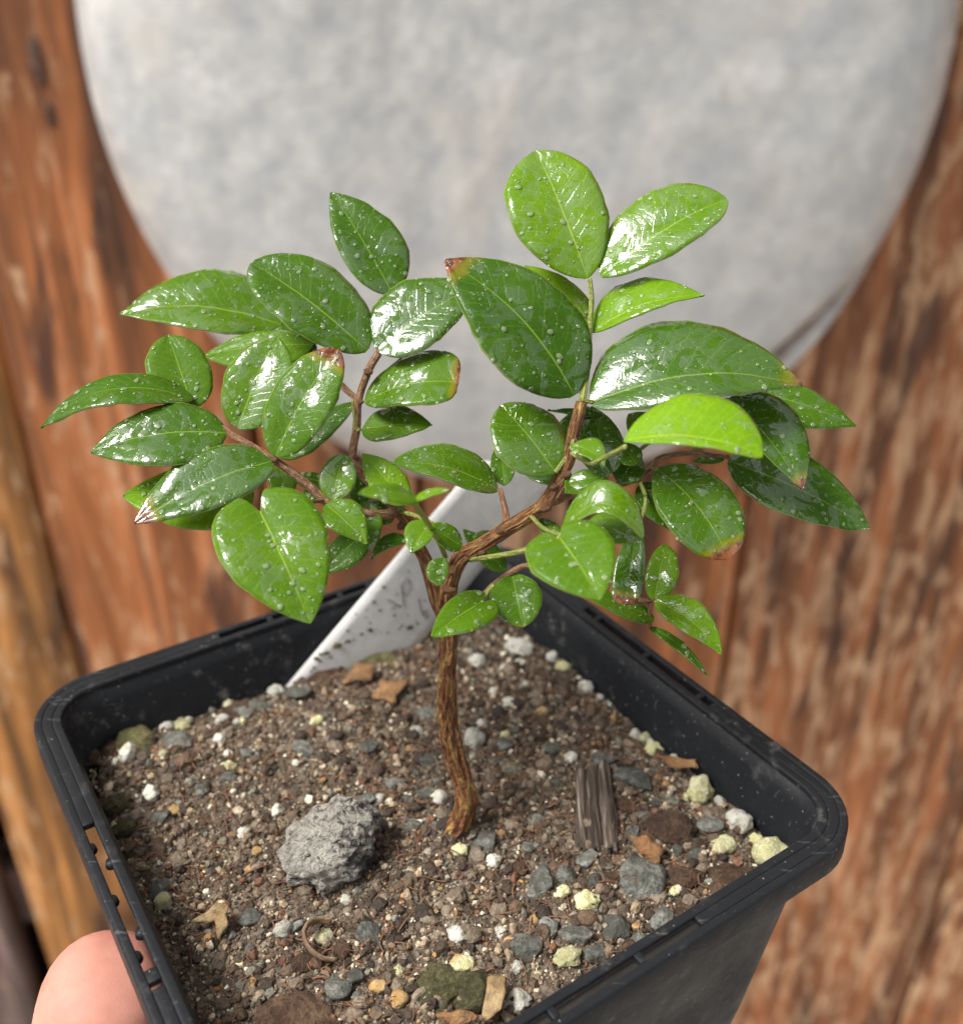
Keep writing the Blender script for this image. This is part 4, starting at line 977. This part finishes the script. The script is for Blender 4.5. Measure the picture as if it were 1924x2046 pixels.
MARKS = [('the lava stone', to_pot(*STONES[0][1:3])), ('the foot of the trunk', to_pot(*BRANCHES[0][1][2][:2])),
         ('the old wood chip', to_pot(*(sum(p[k] for p in WOOD_CHIP)/4 for k in (0, 1)))), ('the foot of the white label', to_pot(-.9, 3.6)),
         ('the curled dry strip', to_pot(*CURL[2][:2])), ('the ragged dry leaf scrap', to_pot(*CHIPS[3][3][:2])),
         ('the glossy orange bark flake', to_pot(*CHIPS[0][2][:2])), ('the long bark splinter', to_pot(*CHIPS[4][1][:2])),
         ('the reddish leaf scrap by the wall', to_pot(*CHIPS[5][1][:2])), ('the mossy pot corner', (-3.5, 3.3)), ('the pot corner full of perlite', (3.6, -3.4)),
         ('the pot wall behind the trunk', (3.8, 2.2))]
ORD = ['largest', 'second largest', 'third largest', 'fourth largest', 'fifth largest', 'sixth largest']
LOOK = {'grey': 'angular green-grey pebble', 'white': 'white perlite granule', 'cream': 'cream-yellow perlite granule', 'tan': 'orange-tan grit chip',
        'brown': 'crumbly brown peat lump', 'moss': 'olive mossy clump', 'lava': ''}
near = []
for (k, x, y, rx, ry) in STONES:
    a, b = to_pot(x, y)
    ms = MARKS[1:] if k == 'lava' else MARKS
    near.append(min(ms, key=lambda q: math.hypot(q[1][0]-a, q[1][1]-b))[0])
for i, (k, x, y, rx, ry) in enumerate(STONES):
    name, lab, cat, grp = INFO[k]
    a, b = to_pot(x, y)
    lim = 4.12-min(rx, .5)*.9
    a = max(-lim, min(lim, a)); b = max(-lim, min(lim, b))
    me = VAR[k][i % len(VAR[k])]
    flat = {'grey': .75, 'white': .9, 'cream': .9, 'tan': .8, 'brown': .55, 'moss': .5, 'lava': .92}[k]
    rz = ry*flat
    sink = {'grey': .0, 'white': .12, 'cream': .15, 'tan': .15, 'brown': .0, 'moss': -.05, 'lava': .42}[k]
    o = bpy.data.objects.new(name, me)
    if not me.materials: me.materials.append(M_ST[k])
    col.objects.link(o)
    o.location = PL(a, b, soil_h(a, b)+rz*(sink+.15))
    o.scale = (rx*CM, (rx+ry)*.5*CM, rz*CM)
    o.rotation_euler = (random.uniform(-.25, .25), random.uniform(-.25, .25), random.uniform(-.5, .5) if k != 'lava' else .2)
    if k != 'lava':
        peers = sorted([j for j in range(len(STONES)) if STONES[j][0] == k and near[j] == near[i]], key=lambda j: -STONES[j][3]*STONES[j][4])
        q = peers.index(i)
        if len(peers) == 1: lab = '%s lying near %s' % (LOOK[k], near[i])
        elif q < len(ORD): lab = '%s %s near %s' % (ORD[q], LOOK[k], near[i])
        else: lab = 'tiny %s near %s' % (LOOK[k], near[i])
    tag(o, lab, cat, grp)

# ------------------------------------------------------------------ wood chip, bark flakes, dry leaf scraps
def slab(name, pts, th, mat, label, cat, wob=.02, group=None, dome=.0, strips=1):
    P = [Vector(p) for p in pts]
    c = sum(P, Vector())/len(P)
    n = len(P)
    ctr = W(c)
    bm_ = bmesh.new()
    ringsv = []
    K = 6
    out = []
    for i in range(n):
        for s_ in range(K):
            p = P[i].lerp(P[(i+1) % n], s_/K)
            p = p + (c-p)*(.30*noise.noise(p*5.3)+.14*noise.noise(p*15)+.06)
            out.append(p)
    for lev, f in enumerate((1.0, .82, .55, .28)):
        rv = []
        for p in out:
            q = c + (p-c)*f
            q = q + Vector((0, 0, dome*(1-f*f) + wob*noise.noise(q*6)))
            rv.append(bm_.verts.new(W(q)-ctr))
        ringsv.append(rv)
    cv = bm_.verts.new(W(c+Vector((0, 0, dome)))-ctr)
    m_ = len(out)
    for a_, b_ in zip(ringsv[:-1], ringsv[1:]):
        for i in range(m_):
            bm_.faces.new((a_[i], a_[(i+1) % m_], b_[(i+1) % m_], b_[i]))
    for i in range(m_):
        bm_.faces.new((ringsv[-1][i], ringsv[-1][(i+1) % m_], cv))
    bmesh.ops.recalc_face_normals(bm_, faces=bm_.faces[:])
    o_ = link(name, from_bm(name, bm_), mat, None, ctr)
    so = o_.modifiers.new('thick', 'SOLIDIFY'); so.thickness = th*CM; so.offset = 0
    return tag(o_, label, cat, group)

def chip_strip(name, A, B, w, h, parent, s):
    """one splintered strip of old wood from A to B (cm)"""
    A, B = Vector(A), Vector(B)
    d = (B-A).normalized(); sd_ = d.cross(Vector((0, 0, 1))).normalized(); up = sd_.cross(d)
    V_, F_ = [], []
    NL, NW = 26, 8
    for k in range(NL+1):
        t = k/NL
        for i in range(NW+1):
            e = i/NW*2-1
            ww = w*(.8+.25*noise.noise(Vector((t*4, s, e))))*(1-.25*abs(2*t-1)**4)
            hh = h*(1-abs(e)**3)*(.75+.5*noise.noise(Vector((t*2.2, e*3.5, s+3)))) + .03*noise.noise(Vector((t*3, e*9, s)))
            V_.append(W(A+(B-A)*(t+(.10*abs(2*t-1)**3+.02)*noise.noise(Vector((e*4, s, t))))+sd_*ww*e+up*hh)-parent.location)
    for k in range(NL):
        for i in range(NW):
            q = k*(NW+1)+i
            F_.append((q, q+1, q+NW+2, q+NW+1))
    o_ = link(name, mesh(name, V_, F_), M_CHIPWOOD, parent)
    o_.location = (0, 0, 0)
    so = o_.modifiers.new('thick', 'SOLIDIFY'); so.thickness = .0006; so.offset = -1
    return o_
wa = [Vector(p) for p in WOOD_CHIP]
chip = empty('wood_chip', W((wa[0]+wa[1]+wa[2]+wa[3])/4))
tag(chip, 'splintered grey-brown chip of old wood lying on the soil', 'wood chip')
for f0, f1, ww, hh in ((.16, .12, .14, .13), (.48, .44, .17, .10), (.83, .84, .17, .20)):
    A = wa[0].lerp(wa[1], f0); B = wa[3].lerp(wa[2], f1)
    dd = (B-A); A = A-dd*random.uniform(-.10, .05); B = B+dd*random.uniform(-.10, .05)
    A.z = B.z = -1.06
    chip_strip('splinter', A, B, ww, hh, chip, f0*17)

slab('bark_flake', CHIPS[0], .05, M_CHIP, 'glossy orange-brown bark flake below the old wood chip', 'bark', .04, dome=.08)
slab('bark_flake', CHIPS[1], .04, M_CHIP, 'tan bark flake lying in front of the white plant label', 'bark', .03, dome=.05)
slab('bark_flake', CHIPS[2], .04, M_CHIP, 'tan bark flake leaning against the foot of the white label', 'bark', .03, dome=.05)
slab('dry_leaf_scrap', CHIPS[3], .025, M_DEAD, 'ragged tan scrap of dry leaf near the slotted left rim', 'dry leaf', .07)
slab('bark_flake', CHIPS[4], .04, M_DEAD, 'long tan bark splinter by the front rim', 'bark', .05)
slab('dry_leaf_scrap', CHIPS[5], .025, M_CHIP, 'thin reddish dry leaf scrap against the pot wall beside cream granules', 'dry leaf', .05)
slab('bark_flake', CHIPS[6], .05, M_CHIP, 'orange bark flake beside the mossy clump at the front', 'bark', .05, dome=.05)
def tube(name, pts, r0, r1, mat, parent, seg=12, rough=0.0, sub=6, flat=1.0, flare=0.0):
    """tapered tube through points (metres, world); UVs: x around, y along (in cm)"""
    P = [Vector(p) for p in pts]
    Q = []
    ext = [P[0]*2-P[1]] + P + [P[-1]*2-P[-2]]
    for i in range(1, len(ext)-2):
        for k in range(sub):
            t = k/sub
            a, b, c, d = ext[i-1], ext[i], ext[i+1], ext[i+2]
            Q.append(.5*((2*b)+(c-a)*t+(2*a-5*b+4*c-d)*t*t+(3*b-a-3*c+d)*t**3))
    Q.append(P[-1])
    org = P[0]
    bm_ = bmesh.new()
    uvl = bm_.loops.layers.uv.new('UVMap')
    up = Vector((0, 1, .2)).normalized()
    rows, along = [], [0.0]
    for i in range(1, len(Q)): along.append(along[-1]+(Q[i]-Q[i-1]).length)
    tot = along[-1]
    sd_ = random.uniform(0, 60)
    for i, q in enumerate(Q):
        d = (Q[min(i+1, len(Q)-1)]-Q[max(i-1, 0)]).normalized()
        s1 = d.cross(up).normalized(); s2 = d.cross(s1).normalized()
        t = along[i]/tot
        r = (r0+(r1-r0)*t**.85)
        r *= 1+flare*math.exp(-t*28)
        row = []
        for k in range(seg):
            an = 2*math.pi*k/seg
            cx, sx = math.cos(an), math.sin(an)
            f = 1.0
            if rough:
                f += rough*(.9*abs(noise.noise(Vector((cx*6.5+sd_, sx*6.5, along[i]*210+9))))+.45*noise.noise(Vector((cx*14+sd_, sx*14, along[i]*480)))+noise.noise(Vector((cx*2.1+sd_, sx*2.1, along[i]*95))) + .8*noise.noise(Vector((cx*5+sd_, sx*5, along[i]*150))) + .5*noise.noise(Vector((sd_, 0, along[i]*420))))
            row.append(bm_.verts.new(q-org+(s1*cx+s2*sx*flat)*r*f))
        rows.append(row)
    for i in range(len(rows)-1):
        for k in range(seg):
            fc = bm_.faces.new((rows[i][k], rows[i][(k+1) % seg], rows[i+1][(k+1) % seg], rows[i+1][k]))
            uvs = ((k/seg, along[i]), ((k+1)/seg, along[i]), ((k+1)/seg, along[i+1]), (k/seg, along[i+1]))
            for lp, uv_ in zip(fc.loops, uvs): lp[uvl].uv = (uv_[0], uv_[1]*4.0)
    bm_.faces.new(rows[0][::-1]); bm_.faces.new(rows[-1])
    bmesh.ops.recalc_face_normals(bm_, faces=bm_.faces[:])
    return link(name, from_bm(name, bm_), mat, parent, org)
o = tube('dry_curl', [W(p) for p in CURL], .0010, .0006, M_CURL, None, 8, .15, 5, .35)
tag(o, 'curled strip of dry brown leaf among pebbles in front of the lava stone', 'dry leaf')

# ------------------------------------------------------------------ the plant
T0 = W(BRANCHES[0][1][2])
plant = empty('seedling_tree', T0)
tag(plant, 'small wet-leaved tree seedling with forked brown stem growing in the pot', 'plant')
for name, pts, r0, r1 in BRANCHES:
    isT = name == 'trunk'
    mt = M_BARK if isT else (M_PET if name in ('petiole', 'young_stem') else M_TWIG)
    if name == 'branch' and r0 > .1: mt = M_BARK
    tube(name, [W(p) for p in pts], r0*CM, r1*CM, mt, plant, 48 if isT else 14, .27 if isT else (.04 if name == 'petiole' else .13), 26 if isT else 9, 1.0, .05 if isT else 0)
# small flaking bud scars on the stem
for pi, fr in ((0, 10), (0, 11), (0, 13), (0, 14), (0, 16), (0, 17), (0, 18), (0, 20), (1, 5), (2, 0), (2, 6), (3, 3), (3, 5), (3, 6)):
    p = Vector(BRANCHES[pi][1][fr])
    bm_ = bmesh.new()
    bmesh.ops.create_icosphere(bm_, subdivisions=2, radius=1)
    for v in bm_.verts:
        v.co = v.co*(1+.35*noise.noise(v.co*1.6+p*7))
    o = link('bud_scar', from_bm('bud_scar', bm_), M_TWIG, plant, W(p)+Vector((random.uniform(-.0006, .0006), -.0006, random.uniform(-.0005, .0005))))
    s_ = random.uniform(.0004, .0008) if pi else random.uniform(.0006, .0010)
    o.scale = (s_*1.1, s_, s_*.8)

def outline(shape, u):
    """half width 0..1 at u along the leaf"""
    if shape == 'o': a, b = .56, .86
    elif shape == 'p': a, b = .58, .95
    elif shape == 'a': a, b = .60, 1.05
    elif shape == 'r': a, b = .54, .60
    elif shape == 'v': a, b = .64, .55
    elif shape == 'b': a, b = .56, .52
    elif shape == 't': a, b = .50, .22
    elif shape == 'h': a, b = .30, .80
    else: a, b = .42, .55
    m_ = a/(a+b)
    return (u**a*(1-u)**b)/(m_**a*(1-m_)**b)

drop_bm = bmesh.new()
bmesh.ops.create_uvsphere(drop_bm, u_segments=8, v_segments=6, radius=1)
DV = np.array([v.co[:] for v in drop_bm.verts]); DF = [[v.index for v in f.verts] for f in drop_bm.faces]; drop_bm.free()

for li, (b0, m0, t0, n0, s0, wr, wl, shape, lime, brown, wet, fold) in enumerate(LEAVES):
    B, M_, T = W(b0), W(m0), W(t0)
    n = Vector(n0); s = Vector(s0)
    L = (T-B).length
    ctl = M_*2-(B+T)*.5                         # quadratic Bezier through the middle point
    NU, NV = 30, 7
    sd_ = random.uniform(0, 99)
    verts, faces, uvs = [], [], []
    def mid(u):
        return B*(1-u)**2 + ctl*2*u*(1-u) + T*u*u
    ax = (T-B).normalized()
    arch = .05*L
    us = [.5-.5*math.cos(math.pi*(i/NU)) for i in range(NU+1)]
    for u in us:
        p0 = mid(u) + n*(arch*math.sin(math.pi*u))
        tan = (mid(min(1, u+.01))-mid(max(0, u-.01))).normalized()
        ss = (s - tan*s.dot(tan)).normalized()
        nn = n
        uu = min(max(u, .004), .996)
        w_ = outline(shape, uu)
        for k in range(-NV, NV+1):
            v = k/NV
            half = (wr if v > 0 else wl)*CM*w_
            av = abs(v)
            off = half*av
            irr = 1 + .055*noise.noise(Vector((u*5+sd_, math.copysign(2, v), 0))) + .032*noise.noise(Vector((u*17+sd_, math.copysign(2, v), 7)))
            off *= irr if av > .4 else 1
            p = p0 + ss*math.copysign(off*math.cos(fold), v) + nn*(off*math.sin(fold)*(1-.2*av))
            # edges curl down a little, blade quilted between the veins
            p -= nn*(half*.09*av**4)
            p += nn*(.018*L*av*av*noise.noise(Vector((u*6.5+sd_, math.copysign(3, v), 11))))
            p += nn*(.010*L*noise.noise(Vector((u*4+sd_, v*2.2, 3)))*min(1, u*5))
            p += nn*(.0035*L*noise.noise(Vector((u*13+sd_, v*6, 8))))
            if shape in ('h', 'h0'):
                lob = (.17 if shape == 'h' else .05)*L
                p -= ax*(lob*math.sin(min(1, av*1.15)*math.pi/2*1.15)*max(0, 1-u*1.9)**2)
            verts.append(p-B)
            uvs.append((u, .5+.5*v))
    nw = 2*NV+1
    for i in range(NU):
        for k in range(nw-1):
            q = i*nw+k
            faces.append((q, q+1, q+nw+1, q+nw))
    me = mesh('leaf', verts, faces)
    # upper side must face the normal
    pn = me.polygons[len(me.polygons)//2].normal
    if pn.dot(n) < 0:
        me.flip_normals()
    uvl = me.uv_layers.new(name='UVMap')
    lv = np.empty(len(me.loops), dtype=np.int32)
    me.loops.foreach_get('vertex_index', lv)
    uvl.data.foreach_set('uv', np.array(uvs)[lv].ravel())
    o = link('leaf', me, M_LEAF, plant, B)
    o.color = (lime, brown, wet, 1)
    so = o.modifiers.new('blade', 'SOLIDIFY'); so.thickness = .00018; so.offset = -1
    if brown > .3: o['label'] = 'green leaf with scorched brown tip'
    elif lime > .6: o['label'] = 'bright lime-green young leaf'
    # rain drops standing on the blade
    area = L*(wr+wl)*CM*.7
    nd = int(min(60, 8+area/1e-6*.34))
    VV, FF = [], []
    for d_ in range(nd):
        ui = random.uniform(.06, .93)
        vi = random.uniform(-.9, .9)
        ii = min(NU-1, max(0, int(math.acos(1-2*ui)/math.pi*NU)))
        kk = int((vi*.5+.5)*(nw-1))
        c = Vector(verts[ii*nw+kk]).lerp(Vector(verts[(ii+1)*nw+min(nw-1, kk+1)]), random.random())
        e1 = (Vector(verts[(ii+1)*nw+kk])-Vector(verts[ii*nw+kk]))
        e2 = (Vector(verts[ii*nw+min(nw-1, kk+1)])-Vector(verts[ii*nw+max(0, kk-1)]))
        nv = e1.cross(e2)
        if nv.length < 1e-14: continue
        nv.normalize()
        if nv.dot(n) < 0: nv = -nv
        r = .00010*math.exp(abs(random.gauss(0, .75)))
        r = min(r, .00042)
        t1 = nv.orthogonal().normalized(); t2 = nv.cross(t1)
        an = random.uniform(0, 6.28); el = random.uniform(.8, 1.45)
        x1 = t1*math.cos(an)+t2*math.sin(an); x2 = nv.cross(x1)
        base = len(VV)
        for q in DV:
            VV.append(c + x1*(q[0]*r*el) + x2*(q[1]*r) + nv*(q[2]*r*.36+r*.05))
        FF += [[base+j for j in f] for f in DF]
    if VV:
        dm = mesh('water_drops', VV, FF)
        dm.materials.append(M_WATER)
        dr = bpy.data.objects.new('water_drops', dm)
        col.objects.link(dr)
        dr.parent = o
        dr['kind'] = 'stuff'

# ------------------------------------------------------------------ plant label with pencil writing
P4 = [Vector(p) for p in TAG]                     # top left, top right, bottom right, bottom left (cm)
tc = W((P4[2]+P4[3])/2)
label = empty('plant_label', tc)
tag(label, 'white plastic plant label with faded pencil writing stuck slanting in the soil', 'plant label')
bm_ = bmesh.new()
dn = (P4[2]+P4[3]-P4[0]-P4[1]).normalized()
nrm = (P4[1]-P4[0]).cross(P4[3]-P4[0]).normalized()
if nrm.y > 0: nrm = -nrm
NX, NY = 8, 24
ext = [P4[0], P4[1], P4[2]+dn*.9, P4[3]+dn*.9]
rows = []
for j in range(NY+1):
    t = j/NY
    rows.append([bm_.verts.new(W(ext[0].lerp(ext[3], t).lerp(ext[1].lerp(ext[2], t), i/NX)+nrm*(.03*math.sin(math.pi*i/NX)-.02))-tc) for i in range(NX+1)])
for j in range(NY):
    for i in range(NX):
        bm_.faces.new((rows[j][i], rows[j][i+1], rows[j+1][i+1], rows[j+1][i]))
o = link('strip', from_bm('strip', bm_), M_TAG, label, tc)
so = o.modifiers.new('thick', 'SOLIDIFY'); so.thickness = .0006; so.offset = 0
V, F = [], []
for stk in STROKES:
    pts = [W(Vector(p)+nrm*.012)-tc for p in stk]
    fin = []
    for a_, b_ in zip(pts[:-1], pts[1:]):
        fin += [a_.lerp(b_, q/4) for q in range(4)]
    fin.append(pts[-1])
    fibre(fin, .00017)
link('handwriting', mesh('handwriting', V, F), M_INK, label, tc)
for q in range(34):
    t = 1-abs(random.gauss(0, .13)); i_ = random.random()
    k_ = P4[0].lerp(P4[3], t).lerp(P4[1].lerp(P4[2], t), i_)+nrm*.03
    SPECKS.append((k_.x, k_.y, k_.z, random.uniform(.012, .045)))
for (a_, b_, c_, r_) in SPECKS:
    bm_ = bmesh.new()
    bmesh.ops.create_icosphere(bm_, subdivisions=2, radius=1)
    k_ = Vector((a_, b_, c_))
    for v in bm_.verts: v.co *= 1+.5*noise.noise(v.co*1.5+k_*9)
    o = link('soil_speck', from_bm('soil_speck', bm_), M_ST['moss'], label, W(k_))
    o.scale = (r_*CM*1.2, r_*CM*.35, r_*CM*.7)

# ------------------------------------------------------------------ hand holding the pot: thumb up the left wall, palm and fingers below
def hand():
    J = {}
    E = []
    def add(k, a, b, z, r, par=None):
        J[k] = (PL(a, b, z), r*CM)
        if par: E.append((par, k))
    add('palm', -.6, .2, -10.2, 1.35)
    add('heel', -3.2, -.9, -10.6, 1.6, 'palm')
    add('wrist', -6.2, -2.2, -11.6, 1.75, 'heel')
    add('arm', -13, -5.0, -14.0, 2.3, 'wrist')
    add('arm2', -21, -8.5, -17.0, 2.9, 'arm')
    add('th0', -4.9, .3, -8.6, 1.35, 'heel')
    add('th1', -5.55, .25, -6.0, 1.08, 'th0')
    add('th2', -5.5, .15, -3.9, 1.05, 'th1')
    add('th3', -4.98, -.05, -2.0, 1.0, 'th2')
    add('th4', -4.74, -.2, -1.05, .95, 'th3')
    for i, (y0, y1, ln) in enumerate(((-1.9, -1.7, .7), (-.35, -.2, .8), (1.2, 1.2, .76), (2.6, 2.5, .6))):
        add('k%d' % i, 1.9, y0, -10.15, .98, 'palm')
        add('p%d' % i, 3.9, y1, -10.0, .82, 'k%d' % i)
        add('d%d' % i, 4.35, y1, -9.9+2.3*ln, .74, 'p%d' % i)
        add('t%d' % i, 4.30, y1, -9.9+4.0*ln, .60, 'd%d' % i)
    keys = list(J)
    org = J['palm'][0]
    me_ = bpy.data.meshes.new('hand')
    me_.from_pydata([J[k][0]-org for k in keys], [(keys.index(a), keys.index(b)) for a, b in E], [])
    o_ = bpy.data.objects.new('hand', me_)
    col.objects.link(o_)
    o_.location = org
    sk = o_.modifiers.new('skin', 'SKIN')
    sk.use_smooth_shade = True
    me_.skin_vertices.new() if not me_.skin_vertices else None
    for i, k in enumerate(keys):
        d = me_.skin_vertices[0].data[i]
        d.radius = (J[k][1], J[k][1])
        d.use_root = (k == 'palm')
    ss = o_.modifiers.new('soft', 'SUBSURF'); ss.levels = 3; ss.render_levels = 3
    dg = bpy.context.evaluated_depsgraph_get()
    solid_ = bpy.data.meshes.new_from_object(o_.evaluated_get(dg))
    o_.modifiers.clear()
    o_.data = solid_
    solid_.materials.clear()
    solid_.materials.append(M_SKIN)
    for v in solid_.vertices:                 # flesh flattens where it presses on the pot
        p = (v.co+org-Vector((0, 0, RISE)))/CM
        a, b = to_pot(p.x, p.y)
        if -8.6 < p.z < .4:
            lim = 4.40-.112*(-p.z)+.03
            if p.z > -.5: lim = 4.74
            if a < -1 and a > -lim and abs(b) < lim: a = -lim
            if a > 1 and a < lim and abs(b) < lim: a = lim
            v.co = PL(a, b, p.z)-org
        elif p.z > -9.4 and p.z <= -8.6 and max(abs(a), abs(b)) < 3.6:
            v.co = PL(a, b, -8.75)-org
    solid_.polygons.foreach_set('use_smooth', [True]*len(solid_.polygons))
    return tag(o_, 'bare hand holding the black pot, thumb pressed under its slotted rim', 'hand')
hand()
